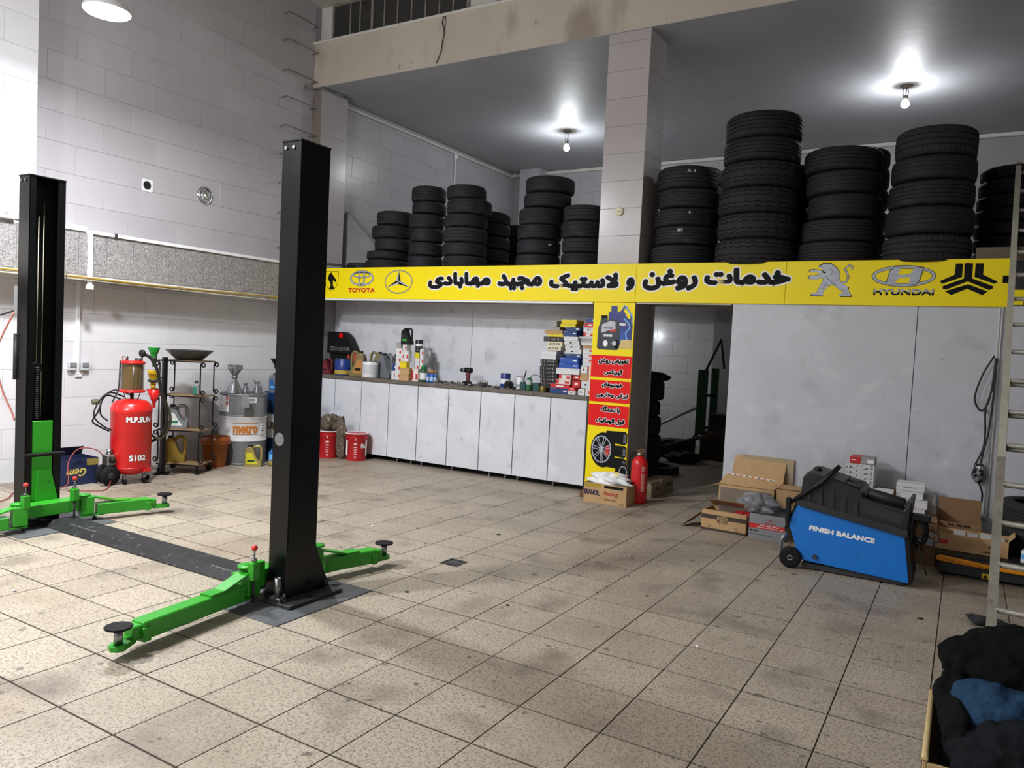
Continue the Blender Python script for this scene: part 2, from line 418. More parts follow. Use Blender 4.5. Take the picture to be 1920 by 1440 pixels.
# back wall and room
wb = struct('wall_back', G().box(-8.5, 4.5, 13.606, 13.8, -.1, 5.3), WJOINT)
tiled_y(wb, 13.606, -8.3, -1.0, 2.6, 5.2, WTILE_DIM, ph=-8.3, pz=2.6)
tiled_y(wb, 13.606, -6.2, -3.82, 0, 2.24, WTILE, ph=-5.0, pz=.1)
wp = struct('wall_back', G().box(-3.80, -2.9, 13.1, 13.6, 0, 2.24), WJOINT)
tiled_y(wp, 13.1, -3.80, -2.9, 0, 2.24, WTILE_DIM, ph=-3.8, pz=.1)
struct('wall_back', G().box(-7.95, -7.5, 13.25, 13.6, 2.6, 5.2), WTILE_DIM)
struct('wall_right', G().box(4.3, 4.5, -4, 14.3, -.1, 6.4), WTILE_DIM)
struct('wall_front', G().box(-8.5, 4.5, -4.2, -4, -.1, 6.4), WTILE_DIM)
struct('wall_partition', G().box(-6.2, -6.1, 8.7, 13.6, 0, 2.24), WTILE_DIM)
struct('wall_partition', G().box(-1.0, -.9, 8.1, 13.6, 0, 2.24), WTILE_DIM)
# counter recess back panels
for a, b in ((WX, -5.783), (-5.777, -3.706)): struct('wall_recess', G().box(a, b, 8.57, 8.60, 0, 2.20, b=.001), LAM)
struct('wall_recess', G().box(-3.705, -3.21, 8.5, 8.60, 0, 2.26), LAM)
# laminate wall right of the doorway
for a, b in ((-2.12, -.426), (-.42, .93), (.935, 2.6), (2.605, 4.3)): struct('wall_panel', G().box(a, b, 7.95, 8.0, 0, 2.21, b=.0015), LAMD)
# windows over the beam
FR = mat('old steel window frame', '#8f8a80', .6, var=.3, scale=9); GL = mat('dark dusty glass', '#3b3c3c', .18, var=.3, scale=4)
struct('wall_upper', G().box(WX, -8.05, YF+.1, YF+.3, 5.83, 6.36), WHITE2)
struct('wall_upper', G().box(-5.70, -5.28, YF+.1, YF+.3, 5.83, 6.36), WHITE2)
struct('wall_upper', G().box(-2.5, 4.4, YF+.1, YF+.3, 5.83, 6.36), WHITE2)
def window(nm, xs, thick):
    g = G()
    a, b = xs[0], xs[-1]
    g.box(a, b, YF+.06, YF+.11, 5.84, 5.875, b=.004); g.box(a, b, YF+.06, YF+.11, 6.32, 6.36)
    g.box(a, a+.03, YF+.06, YF+.11, 5.875, 6.32); g.box(b-.03, b, YF+.06, YF+.11, 5.875, 6.32)
    w = struct(nm, g, FR)
    for x0, x1 in zip(xs, xs[1:]):
        p = obj('pane', G().box(x0+.008, x1-.008, YF+.083, YF+.087, 5.876, 6.32), GL, w)
    for i, x in enumerate(xs[1:-1]): obj('glazing_bar', G().box(x-(.022 if i in thick else .010), x+(.022 if i in thick else .010), YF+.07, YF+.1, 5.875, 6.32, b=.002), FR, w)
    return w
window('window_1', [-8.05, -7.72, -7.54, -7.32, -7.10, -6.87, -6.63, -6.40, -6.17, -5.95, -5.70], (2,))
window('window_2', [-5.28, -5.04, -4.8, -4.56, -4.3, -4.05, -3.8, -3.5, -3.2, -2.85, -2.5], (3, 7))
# ================================================================== signs
def quad(a, b, c, d, y=0, t=.0006): return G().box(a, b, y-t, y, c, d)
def sign_text(parent, s, bx, y, bold_in, bold_out, m1, m2=None, fa=True):
    """bx = x0,x1,z0,z1 in world coordinates; outline first, print on top"""
    ox, oz = (bx[0]+bx[1])/2, (bx[2]+bx[3])/2; w, h = (bx[1]-bx[0])/2, (bx[3]-bx[2])/2; e = bold_out-bold_in
    if m2: text(parent, s, m2, (ox, y-.0010, oz), name='lettering_outline', bold=bold_out, fa=fa, box=(-w, w, -h, h))
    text(parent, s, m1, (ox, y-.0022, oz), bold=bold_in, fa=fa, box=(-w+e, w-e, -h+e, h-e))
YS = 7.93
sg = thing('shop_sign', 'long yellow shop sign with black Persian lettering and car emblems below the gallery', 'sign', (0, 0, 0))
for a, b in ((-8.06, -3.20), (-3.197, -1.61), (-1.607, .27)): obj('sign_panel', G().box(a, b, YS, YS+.036, 2.20, 2.625, b=.002), YEL, sg)
for s, bx in (('مهابادی', (-6.088, -5.085, 2.318, 2.57)), ('مجید', (-5.028, -4.363, 2.307, 2.542)), ('لاستیک', (-4.307, -3.386, 2.299, 2.545)), ('و', (-3.334, -3.196, 2.309, 2.494)), ('روغن', (-3.139, -2.484, 2.312, 2.581)), ('خدمات', (-2.454, -1.545, 2.372, 2.586))):
    sign_text(sg, s, bx, YS, .018, .034, INK, WPR)
SIL = mat('silver emblem print', '#b9c1cd', .35, var=.35, scale=9, stretch=(1, 1, 4)); SILD = mat('grey blue emblem print', '#7d8896', .4)
def ell(cx, cz, rx, rz, y, parent, m, nm, ri=0, n=40, a0=0):
    """flat ellipse or elliptical ring, in the xz plane"""
    g = G(); P = [(cx+rx*math.cos(2*PI*i/n), y, cz+rz*math.sin(2*PI*i/n)) for i in range(n)]
    if ri:
        Q = [(cx+(rx-ri)*math.cos(2*PI*i/n), y, cz+(rz-ri)*math.sin(2*PI*i/n)) for i in range(n)]
        g.add(P+Q, [(i, (i+1) % n, (i+1) % n+n, i+n) for i in range(n)])
    else: g.add(P, [list(range(n))])
    return obj(nm, g, m, parent)
def flat(pts, y, parent, m, nm, bx=None):
    """polygon print; pts in unit box mapped to bx"""
    if bx: pts = [(bx[0]+p[0]*(bx[1]-bx[0]), bx[2]+p[1]*(bx[3]-bx[2])) for p in pts]
    return obj(nm, G().add([(p[0], y, p[1]) for p in pts], [list(range(len(pts)))]), m, parent)
def line(pts, w, y, parent, m, nm='emblem', closed=False):
    g = G(); P = [Vector((p[0], p[1])) for p in pts]; n = len(P); L = []; R = []
    for i, p in enumerate(P):
        a = P[i-1] if (i or closed) else p; b = P[(i+1) % n] if (i < n-1 or closed) else p
        t = (b-a).normalized(); q = Vector((-t.y, t.x)); L.append((p.x+q.x*w/2, y, p.y+q.y*w/2)); R.append((p.x-q.x*w/2, y, p.y-q.y*w/2))
    g.add(L+R, [(i, (i+1) % n, (i+1) % n+n, i+n) for i in range(n if closed else n-1)])
    return obj(nm, g, m, parent)
# emblem of three crossing ovals, with its word
for dy, ex, m in ((.0008, .005, INK), (.0016, 0, SIL)):
    ell(-7.2165, 2.479, .2125+ex, .105+ex, YS-dy, sg, m, 'emblem', .024+2*ex)
    ell(-7.2165, 2.479, .058+ex, .094+ex, YS-dy, sg, m, 'emblem', .019+2*ex)
    ell(-7.2165, 2.525, .155+ex, .045+ex, YS-dy, sg, m, 'emblem', .016+2*ex)
text(sg, 'TOYOTA', RPR, (-7.2145, YS-.001, 2.315), box=(-.243, .243, -.032, .032), bold=.005)
# three-pointed star in a ring
cx, cz, R_ = -6.566, 2.43, .16
cxr = .238
ell(cx, cz, cxr, R_, YS-.0008, sg, INK, 'emblem', .016); ell(cx, cz, cxr-.004, R_-.004, YS-.0014, sg, SIL, 'emblem', .008)
for k in range(3):
    a = PI/2+k*2*PI/3; tip = (cx+(cxr-.01)*math.cos(a), cz+(R_-.008)*math.sin(a))
    b1 = (cx+.045*math.cos(a+PI/3), cz+.03*math.sin(a+PI/3)); b2 = (cx+.045*math.cos(a-PI/3), cz+.03*math.sin(a-PI/3))
    flat([tip, b1, (cx, cz)], YS-.0018, sg, SIL, 'emblem'); flat([tip, (cx, cz), b2], YS-.0018, sg, INK, 'emblem')
# shield with a dark horse at the far left, mostly behind the lift
SH = [(0, 1), (1, 1), (1, .45), (.85, .2), (.5, 0), (.15, .2), (0, .45)]
flat(SH, YS-.0007, sg, INK, 'emblem', (-7.905, -7.65, 2.298, 2.58)); flat(SH, YS-.0012, sg, YEL, 'emblem', (-7.897, -7.658, 2.306, 2.573))
flat([(.3, .1), (.45, .3), (.35, .5), (.2, .6), (.3, .85), (.45, .95), (.6, .8), (.8, .62), (.88, .48), (.8, .45), (.6, .55), (.62, .3), (.75, .1)], YS-.0016, sg, INK, 'emblem', (-7.905, -7.65, 2.298, 2.58))
# standing silver lion
LN = [(.22, .90), (.34, 1), (.50, .98), (.62, .86), (.70, .70), (.68, .56), (.74, .42), (.82, .34), (.90, .28), (.88, .22), (.96, .06), (.97, .01), (.72, .01), (.70, .07), (.80, .12), (.70, .22), (.55, .36), (.45, .30), (.36, .14), (.36, .02), (.10, .02), (.11, .10), (.22, .12), (.26, .28), (.33, .44), (.34, .56), (.20, .52), (.06, .52), (.01, .58), (.06, .64), (.18, .64), (.30, .68), (.16, .74), (.04, .73), (.03, .80), (.14, .82), (.30, .78), (.40, .74), (.36, .70), (.30, .74), (.34, .80), (.28, .84)]
lb = (-1.401, -.984, 2.282, 2.598)
flat([(.5+(p[0]-.5)*1.045, .5+(p[1]-.5)*1.06) for p in LN], YS-.0008, sg, INK, 'emblem', lb); flat(LN, YS-.0016, sg, SIL, 'emblem', lb)
tail = [(lb[0]+x*.417, lb[2]+z*.316) for x, z in ((.70, .40), (.84, .44), (.88, .58), (.84, .72), (.80, .84), (.88, .94), (.97, .90), (.93, .82))]
line(tail, .022, YS-.0009, sg, INK); line(tail, .013, YS-.0017, sg, SIL)
for sp in ([(.40, .60), (.50, .46), (.62, .34)], [(.46, .88), (.54, .76), (.50, .64)], [(.42, .42), (.34, .22)]):
    line([(lb[0]+x*.417, lb[2]+z*.316) for x, z in sp], .012, YS-.0019, sg, SILD)
# slanted letter in an oval, with its word
cx, cz = -.5635, 2.4745
ell(cx, cz, .268, .101, YS-.0008, sg, INK, 'emblem', .034); ell(cx, cz, .262, .096, YS-.0014, sg, SIL, 'emblem', .024)
HB = [(.20, .10), (.33, .10), (.42, .40), (.58, .46), (.62, .40), (.60, .10), (.72, .12), (.78, .30), (.84, .88), (.70, .90), (.62, .60), (.46, .54), (.40, .62), (.46, .90), (.34, .92), (.26, .72)]
hb = (-.829+.03, -.298-.03, 2.375, 2.574)
flat([(.5+(p[0]-.5)*1.05, .5+(p[1]-.5)*1.05) for p in HB], YS-.0018, sg, INK, 'emblem', hb); flat(HB, YS-.0024, sg, SIL, 'emblem', hb)
text(sg, 'HYUNDAI', INK, (-.5555, YS-.001, 2.3265), box=(-.252, .252, -.031, .031), bold=.004)
text(sg, 'HYUNDAI', SIL, (-.5555, YS-.002, 2.3265), box=(-.248, .248, -.004, .028), bold=.002)
# black three-armed geometric emblem
sb = (-.265, .181, 2.301, 2.589)
for P in ([(.41, .98), (.46, 1), (.56, .98), (.56, .52), (.93, .28), (.92, .20), (.86, .16), (.50, .42), (.48, .42), (.12, .17), (.06, .20), (.06, .28), (.42, .52)],
          [(.26, .98), (.385, .98), (.385, .56), (.04, .35), (0, .44), (.25, .63)], [(.60, .98), (.74, .98), (.745, .63), (1, .42), (.95, .35), (.60, .56)],
          [(.10, .12), (.22, 0), (.49, .20), (.76, 0), (.84, .12), (.50, .34)]):
    flat(P, YS-.001, sg, INK, 'emblem', sb)
flat([(0, 0), (1, 0), (1, 1), (0, 1)], YS-.001, sg, INK, 'emblem', (.215, .262, 2.41, 2.475))

# ---- vertical poster on the pillar
ps_ = thing('pillar_poster', 'tall yellow poster with red Persian captions on the pillar right of the counter', 'sign', (0, 0, 0))
obj('poster_panel', G().box(-3.70, -3.20, 7.95, 7.966, 0.02, 2.196, b=.001), YEL, ps_); YP = 7.95
for z0, z1 in ((1.346, 1.597), (1.065, 1.313), (.789, 1.035)): obj('caption_panel', G().box(-3.697, -3.203, YP-.0012, YP, z0, z1), RED, ps_)
for s, bx in (('تعویض روغن', (-3.611, -3.232, 1.492, 1.571)), ('گیربکس', (-3.535, -3.298, 1.369, 1.45)), ('خودروهای', (-3.554, -3.288, 1.226, 1.301)), ('ایرانی وخارجی', (-3.619, -3.216, 1.109, 1.183)), ('با دستگاه', (-3.55, -3.304, .94, 1.029)), ('فول اتوماتیک', (-3.605, -3.242, .811, .893))):
    sign_text(ps_, s, bx, YP-.0012, .0048, .0100, INK, WPR)
PB = mat('blue can print', '#1b4fae', .4, var=.3, scale=9); PBD = mat('deep blue print', '#1c2a78', .4); PLB = mat('light blue print', '#6fb1e8', .4); PG = mat('slate can print', '#26313b', .4, var=.3, scale=8); PT = mat('tan filter print', '#cdb873', .5); PGR = mat('light grey print', '#b8bcc4', .5)
bl = (-3.52, -3.217, 1.725, 2.169)
flat([(.02, .42), (.02, .80), (.12, .84), (.12, .98), (.36, .98), (.38, .80), (.56, .88), (.62, 1), (.74, .96), (.97, .74), (1, .45), (.98, .02), (.40, 0), (.1, .05)], YP-.001, ps_, PBD, 'printed_can', bl)
flat([(.62, .86), (.68, .92), (.88, .76), (.90, .64), (.80, .66)], YP-.0016, ps_, YEL, 'printed_can', bl)
flat([(.45, .40), (.80, .35), (.92, .04), (.40, .04)], YP-.0014, ps_, PB, 'printed_can', bl)
line([(bl[0]+x*.303, bl[2]+z*.444) for x, z in ((.64, .66), (.86, .52), (.88, .42), (.74, .3), (.78, .16), (.94, .03))], .014, YP-.0018, ps_, PLB, 'printed_can')
line([(bl[0]+x*.303, bl[2]+z*.444) for x, z in ((.58, .94), (.66, .985), (.97, .70), (.96, .56))], .014, YP-.0018, ps_, PLB, 'printed_can')
text(ps_, 'VIREX', WPR, (-3.345, YP-.0024, 1.95), box=(-.045, .05, -.014, .014), bold=.002)
bk = (-3.643, -3.363, 1.661, 2.056)
flat([(.02, .05), (.04, .62), (.12, .80), (.16, .98), (.42, .98), (.44, .84), (.62, .90), (.92, .84), (1, .6), (.98, .06), (.9, 0), (.1, 0)], YP-.0030, ps_, PG, 'printed_can', bk)
flat([(.16, .98), (.42, .98), (.43, .90), (.15, .90)], YP-.0034, ps_, INK, 'printed_can', bk)
flat([(.18, .48), (.20, .72), (.55, .83), (.78, .80), (.80, .60), (.50, .56), (.30, .50)], YP-.0036, ps_, PGR, 'printed_can', bk)
flat([(.80, .60), (.50, .56), (.62, .50), (.82, .53)], YP-.0038, ps_, RPR, 'printed_can', bk)
text(ps_, 'MICHELIN', NAVY, (-3.505, YP-.0044, 1.907), box=(-.055, .055, -.010, .010), bold=.001)
text(ps_, '10W40', WPR, (-3.512, YP-.0044, 1.822), box=(-.057, .057, -.017, .017), bold=.002)
ell(-3.535, 1.732, .03, .036, YP-.0042, ps_, WPR, 'printed_can')
flat([(0, 0), (.1, .5), (.15, 1), (.9, 1), (1, .6), (.95, 0)], YP-.0046, ps_, PT, 'printed_filter', (-3.37, -3.209, 1.678, 1.782))
ell(-3.40, 1.725, .035, .05, YP-.0048, ps_, INK, 'printed_filter'); ell(-3.425, 1.735, .028, .028, YP-.0050, ps_, PGR, 'printed_filter')
# printed wheels
for z0, z1 in ((.60, .751), (.455, .59), (.32, .45)):
    flat([(.05, .1), (0, .5), (.05, .95), (.9, 1), (1, .85), (1, .15), (.9, 0)], YP-.001, ps_, RUBBER, 'printed_tyre', (-3.474, -3.174-.03, z0, z1))
    flat([(0, 0), (1, 0), (1, 1), (0, 1)], YP-.0016, ps_, mat('grey tread print', '#5f6670', .5, var=.6, scale=90), 'printed_tyre', (-3.25, -3.215, z0+.02, z1-.03))
ell(-3.49, .52, .155, .20, YP-.002, ps_, RUBBER, 'printed_tyre'); ell(-3.507, .525, .125, .165, YP-.0026, ps_, INK, 'printed_tyre')
ell(-3.512, .526, .121, .157, YP-.0030, ps_, SIL, 'printed_rim', .014)
ell(-3.44, .515, .03, .055, YP-.0029, ps_, RPR, 'printed_rim')
for k in range(7):
    a = k*2*PI/7+.3; u = (math.cos(a), math.sin(a)*1.28); q = (-math.sin(a)*.009, math.cos(a)*.011)
    for s_ in (-1, 1):
        line([(-3.512+q[0]*s_*.6, .526+q[1]*s_*.6), (-3.512+u[0]*.113+q[0]*s_*1.5, .526+u[1]*.113+q[1]*s_*1.5)], .008, YP-.0034, ps_, SIL, 'printed_rim')
ell(-3.512, .526, .026, .034, YP-.0036, ps_, SIL, 'printed_rim')
ell(-3.255, .30, .075, .10, YP-.0024, ps_, RUBBER, 'printed_tyre'); ell(-3.235, .29, .05, .075, YP-.0028, ps_, SIL, 'printed_rim', .01)
obj('frame_strip', G().box(-3.722, -3.702, 7.945, 7.99, 0, 1.11, b=.002), DARK, ps_)
# ================================================================== counter
CT = 1.115
wt = tag(obj('worktop', G().box(WX+.01, -3.705, 7.95, 8.565, 1.068, CT, b=.004), mat('dusty dark worktop edge', '#6e675d', .6, var=.4, scale=7, spot=('#3a3631', 13, .6, .1, .7))), 'long dusty brown-grey worktop over the row of grey cabinets', 'countertop')
ORD = ['first', 'second', 'third', 'fourth', 'fifth', 'sixth', 'seventh', 'eighth', 'ninth', 'tenth', 'eleventh', 'twelfth', 'thirteenth', 'fourteenth', 'fifteenth', 'sixteenth', 'seventeenth']
xs = [-3.709-.4955*k for k in range(10)]
for k in range(9):
    x1, x0 = xs[k], max(xs[k+1], WX+.02)
    t = thing('base_cabinet', f'grey cloudy cabinet under the worktop, {ORD[k]} from the yellow poster' + (', next to it' if k == 0 else ''), 'cabinet', ((x0+x1)/2, 8.26, 0), 0, 'grey cabinets under the worktop')
    w = (x1-x0)/2
    obj('body', G().box(-w+.001, w-.001, -.27, .29, .075, 1.066), BLACK, t)
    obj('door', G().box(-w+.0055, w-.0055, -.29, -.272, .07, 1.064, b=.0012), LAM, t)
    obj('plinth', G().box(-w+.001, w-.001, -.10, -.09, 0, .075), BLACK, t)
    for sx in ((-.12, .12) if k in (2, 5) else (-.2,)):
        obj('foot', G().cyl((sx, -.21, .004), .019, .075, 12).cyl((sx, -.21, 0), .026, .012, 12), STEEL, t)

# ---- boxes on the counter
BC = {'black': (mat('black filter box', '#1b1b1e', .45), 'black'), 'white': (mat('white filter box', '#d8d9db', .55, rnd=.1), 'white'), 'cream': (CREAM, 'cream'), 'yellow': (mat('yellow box card', '#dcc816', .5), 'yellow'), 'kraft': (KRAFT, 'brown'),
      'navy': (mat('navy box card', '#1e3b74', .45), 'navy blue'), 'blue': (mat('blue box card', '#1a4fa6', .45), 'bright blue'), 'red': (mat('red box card', '#c42a2c', .5), 'red'), 'redwhite': (mat('pale box card', '#dcd3cf', .5), 'red and white'), 'grey': (mat('grey box card', '#9b9a98', .6), 'grey')}
RB = BC['red'][0]
def carton(kind, x0, x1, y, z0, z1, dep, label, group, prints=None, name='filter_box', lid=True, rz=0):
    m = BC[kind][0]; cx = (x0+x1)/2; w = (x1-x0)/2; h = z1-z0
    t = thing(name, label, 'box', (cx, y, z0), rz, group)
    lh = min(.02, h*.3)
    obj('body', G().box(-w, w, 0, dep, 0, h-lh-.0008, b=.0012), m, t)
    obj('lid', G().box(-w, w, 0, dep, h-lh, h-.001, b=.0012), m, t)
    for p in (prints or []):
        if p[0] == 'txt': text(t, p[1], p[5], (0, -.0008, 0), box=(-w+p[2][0]*2*w, -w+p[2][1]*2*w, p[2][2]*h, p[2][3]*h), bold=p[3])
        else: obj('printed_band', G().box(-w+p[1][0]*2*w, -w+p[1][1]*2*w, -.0006, 0, p[1][2]*h, p[1][3]*h), p[2], t)
    return t
def deco(kind, i):
    if kind == 'black': return [('b', (.08, .10, .15, .85), BC['grey'][0]), ('b', (.22, .235, .15, .85), BC['grey'][0]), ('b', (.74, .78, .2, .8), BC['grey'][0]), ('b', (.40, .66, .44, .56), BC['grey'][0])]
    if kind == 'cream': return [('txt', 'AIR FILTER', (.08, .86, .25, .68), .0008, None, INK)]
    if kind == 'redwhite': return [('b', (.0, .22, .1, .9), RB), ('b', (.62, .95, .15, .6), RB)]
    if kind == 'red': return [('b', (.3, .7, .35, .65), WPR)]
    if kind in ('navy', 'blue'): return [('b', (.72, .92, .42, .62), WPR), ('b', (.05, .3, .75, .85), BC['grey'][0])]
    if kind == 'white': return [[('b', (.35, .52, .35, .6), INK), ('b', (.58, .8, .42, .5), BC['grey'][0])], [('b', (.58, .92, .3, .68), RB)], []][i % 3]
    return []
S1 = 'filter boxes piled at the right end of the worktop'
def pile(rows, desc, dep, zb, grp, choose=None):
    n = len(rows); prev = zb
    for i, (kind, x0, x1, y, z0, z1, *pi) in enumerate(rows):
        place = 'lowest' if i == 0 else 'topmost' if i == n-1 else f'{ORD[i]} from the bottom'
        carton(kind, x0, x1, y, prev+.0006, z1, dep, f'{BC[kind][1]} filter box, {place} {desc}', grp, deco(kind, pi[0] if pi else 0))
        prev = z1
pile([('black', -4.443, -4.204, 8.12, 1.15, 1.155), ('black', -4.443, -4.204, 8.12, 1.155, 1.199), ('black', -4.443, -4.204, 8.12, 1.199, 1.244), ('black', -4.446, -4.212, 8.12, 1.243, 1.288), ('black', -4.452, -4.219, 8.12, 1.287, 1.332), ('black', -4.456, -4.217, 8.12, 1.332, 1.378), ('black', -4.459, -4.225, 8.12, 1.377, 1.424), ('black', -4.451, -4.215, 8.12, 1.425, 1.466), ('black', -4.456, -4.219, 8.12, 1.466, 1.511),
      ('white', -4.446, -4.249, 8.12, 1.511, 1.569, 2), ('white', -4.444, -4.241, 8.12, 1.57, 1.621, 2), ('cream', -4.368, -4.176, 8.1, 1.619, 1.673), ('cream', -4.367, -4.159, 8.1, 1.674, 1.728), ('black', -4.426, -4.162, 8.12, 1.728, 1.786), ('yellow', -4.375, -4.164, 8.12, 1.787, 1.822), ('kraft', -4.42, -4.172, 8.12, 1.821, 1.867)],
     'in the left pile of black boxes', .2, CT, S1)
pile([('navy', -4.251, -4.008, 8.02, 1.124, 1.179), ('red', -4.254, -4.000, 8.03, 1.179, 1.227), ('redwhite', -4.190, -3.996, 8.04, 1.229, 1.287), ('redwhite', -4.156, -3.996, 8.05, 1.289, 1.348), ('white', -4.186, -3.88, 8.03, 1.35, 1.42, 2), ('blue', -4.169, -3.908, 8.06, 1.42, 1.48), ('blue', -4.163, -3.92, 8.06, 1.48, 1.544), ('navy', -4.096, -3.894, 8.08, 1.545, 1.593), ('white', -4.101, -3.897, 8.08, 1.593, 1.648, 0), ('white', -4.11, -3.916, 8.08, 1.647, 1.698, 0), ('white', -4.123, -3.929, 8.08, 1.697, 1.748, 0), ('white', -4.136, -3.949, 8.08, 1.747, 1.795, 2), ('navy', -4.14, -3.965, 8.08, 1.796, 1.864), ('navy', -4.128, -3.933, 8.1, 1.868, 1.908), ('yellow', -4.200, -3.996, 8.1, 1.907, 1.944), ('yellow', -4.185, -3.984, 8.1, 1.947, 1.995)],
     'in the middle pile of blue boxes', .2, CT, S1)
for a in (('white', -3.991, -3.895, 7.985, 1.115, 1.161, 'small white box at the front edge of the worktop'), ('red', -3.991, -3.898, 7.985, 1.161, 1.203, 'small red box on top of a small white one'),
          ('red', -3.985, -3.875, 8.09, 1.117, 1.203, 'red box behind the small red and white pair'), ('red', -3.977, -3.878, 8.06, 1.203, 1.28, 'red box above the small red and white pair'), ('red', -3.978, -3.88, 8.06, 1.289, 1.348, 'upper red box just under the big white box'),
          ('white', -3.869, -3.786, 8.0, 1.115, 1.192, 'low white box second from the poster'), ('white', -3.776, -3.714, 8.0, 1.115, 1.198, 'low white box touching the yellow poster'), ('white', -3.848, -3.719, 8.03, 1.199, 1.285, 'white box on the two low white ones'), ('kraft', -3.867, -3.768, 8.03, 1.287, 1.369, 'small brown cube box beside the poster'),
          ('white', -3.872, -3.79, 8.05, 1.371, 1.463, 'upright white box on the brown cube box'), ('redwhite', -3.765, -3.718, 8.03, 1.287, 1.372, 'little red and white box right of the brown cube box'), ('redwhite', -3.785, -3.723, 8.06, 1.373, 1.463, 'little red and white box right of the upright white box')):
    carton(a[0], a[1], a[2], a[3], a[4]+.0006, a[5], .085, a[6], S1, deco(a[0], 1 if 'touch' in a[6] else 0))
pile([('white', -3.88, -3.74, 8.1, 1.463, 1.494, 2), ('white', -3.882, -3.738, 8.1, 1.496, 1.552, 1), ('white', -3.884, -3.742, 8.1, 1.552, 1.609, 1), ('white', -3.882, -3.743, 8.1, 1.609, 1.665, 1), ('kraft', -3.89, -3.743, 8.1, 1.667, 1.700), ('white', -3.909, -3.743, 8.1, 1.7, 1.738, 2), ('grey', -3.93, -3.755, 8.12, 1.74, 1.780), ('white', -3.956, -3.755, 8.12, 1.78, 1.801, 2), ('redwhite', -3.896, -3.754, 8.12, 1.802, 1.857), ('white', -3.901, -3.753, 8.12, 1.857, 1.912, 0), ('red', -3.886, -3.752, 8.12, 1.912, 1.965), ('navy', -3.873, -3.754, 8.12, 1.967, 2.026)],
     'in the right pile against the poster', .2, 1.463, S1)
for a in (('blue', -4.262, -4.172, 8.34, 1.116, 1.584, 'tall blue box standing behind the blue pile'), ('grey', -4.21, -3.99, 8.345, 1.116, 1.86, 'grey carton at the back between the piles'), ('black', -3.93, -3.76, 8.345, 1.116, 2.011, 'black carton at the back behind the right pile')):
    carton(a[0], a[1], a[2], a[3], a[4], a[5], .18, a[6], S1)
carton('grey', -4.345, -4.215, 8.12, 1.868, 1.905, .2, 'grey box left of the yellow boxes at the top', S1); carton('grey', -4.351, -4.266, 8.14, 1.906, 1.98, .18, 'small upright grey box at the top left of the piles', S1)

# left group of small boxes
S2 = 'small filter boxes in the cluster left of the drill'
def sb(kind, x0, x1, y, z0, z1, lab, i=1, dep=.08): carton(kind, x0, x1, y, z0+.0005, z1, dep, lab, S2, deco(kind, i))
for k in range(4): sb('white', -6.652+.002*k, -6.552, 8.04, [CT, 1.226, 1.335, 1.441][k], [1.226, 1.335, 1.441, 1.546][k], f'tall white box with red mark, {["lowest", "second from bottom", "third from bottom", "topmost"][k]} of four beside the grey jugs')
sb('white', -6.74, -6.66, 8.07, CT, 1.235, 'short white box left of the four tall white boxes'); sb('navy', -6.74, -6.665, 8.07, 1.235, 1.33, 'small blue box on the short white box')
sb('kraft', -6.545, -6.385, 8.0, CT, 1.2, 'lower brown box at the foot of the box cluster', dep=.16); sb('kraft', -6.54, -6.380, 8.0, 1.2, 1.285, 'upper brown box at the foot of the box cluster', dep=.16)
sb('yellow', -6.545, -6.43, 8.0, 1.286, 1.372, 'yellow box on the two brown boxes'); sb('white', -6.545, -6.487, 8.02, 1.373, 1.512, 'left one of two white boxes side by side above the yellow box'); sb('white', -6.486, -6.417, 8.02, 1.373, 1.512, 'right one of two white boxes side by side above the yellow box')
sb('white', -6.52, -6.452, 8.02, 1.513, 1.6, 'single white box under the black oil jug', dep=.1); sb('grey', -6.655, -6.575, 8.05, 1.547, 1.628, 'crumpled grey and white box on the four tall boxes')
sb('redwhite', -6.375, -6.275, 8.06, CT, 1.284, 'red and white box at the foot of the right column of the cluster'); sb('white', -6.415, -6.346, 8.165, CT, 1.422, 'narrow white box behind the red and white one')
sb('yellow', -6.425, -6.352, 8.165, 1.422, 1.5, 'small yellow box high in the right column of the cluster'); sb('black', -6.422, -6.351, 8.165, 1.501, 1.566, 'small black box under the dark filter can')
sb('white', -6.340, -6.28, 8.17, CT, 1.33, 'lowest of three slim white boxes at the right of the cluster'); sb('white', -6.340, -6.28, 8.17, 1.33, 1.44, 'middle of three slim white boxes at the right of the cluster'); sb('white', -6.342, -6.28, 8.17, 1.44, 1.555, 'topmost of three slim white boxes at the right of the cluster')

# ---- jugs and cans
def jug(label, loc, w, d, h, m, rz=0, cap=None, lab=None, flip=False, name='oil_jug', group=None, handle_dark=False, prints=None):
    """flat sided oil can: shoulder, neck with cap at one side, hollow grip at the other"""
    t = thing(name, label, 'jug', loc, rz, group); s = -1 if flip else 1
    P = [(-.5, .02), (-.5, .72), (-.44, .84), (-.30, .90), (-.30, .93), (-.10, .93), (-.10, .90), (.02, .84), (.10, .62), (.22, .40), (.34, .28), (.5, .20), (.5, .02), (.46, 0), (-.46, 0)]
    g = G().prism([(p[0]*w*s, p[1]*h) for p in P], -d/2, d/2)
    obj('body', g, m, t, bevel=min(w, d)*.12)
    H = [(-.02, .86), (.12, .95), (.30, .97), (.43, .88), (.46, .6), (.45, .3), (.40, .16)]
    obj('handle', G().tube([(p[0]*w*s, 0, p[1]*h) for p in H], [w*.085]*7, 8), m, t)
    obj('cap', G().cyl((-.20*w*s, 0, .93*h), w*.13, h*.07, 14), cap or BLACK, t)
    if lab: 
        obj('paper_label', G().prism([(-.40*w*s, .12*h), (.30*w*s, .12*h), (.10*w*s, .38*h), (-.08*w*s, .66*h), (-.40*w*s, .66*h)], -d/2-.0012, -d/2-.0002), lab, t)
        obj('printed_mark', G().box(-.34*w if s > 0 else -.1*w, .1*w if s > 0 else .34*w, -d/2-.002, -d/2-.0013, .22*h, .32*h), prints or INK, t)
    return t
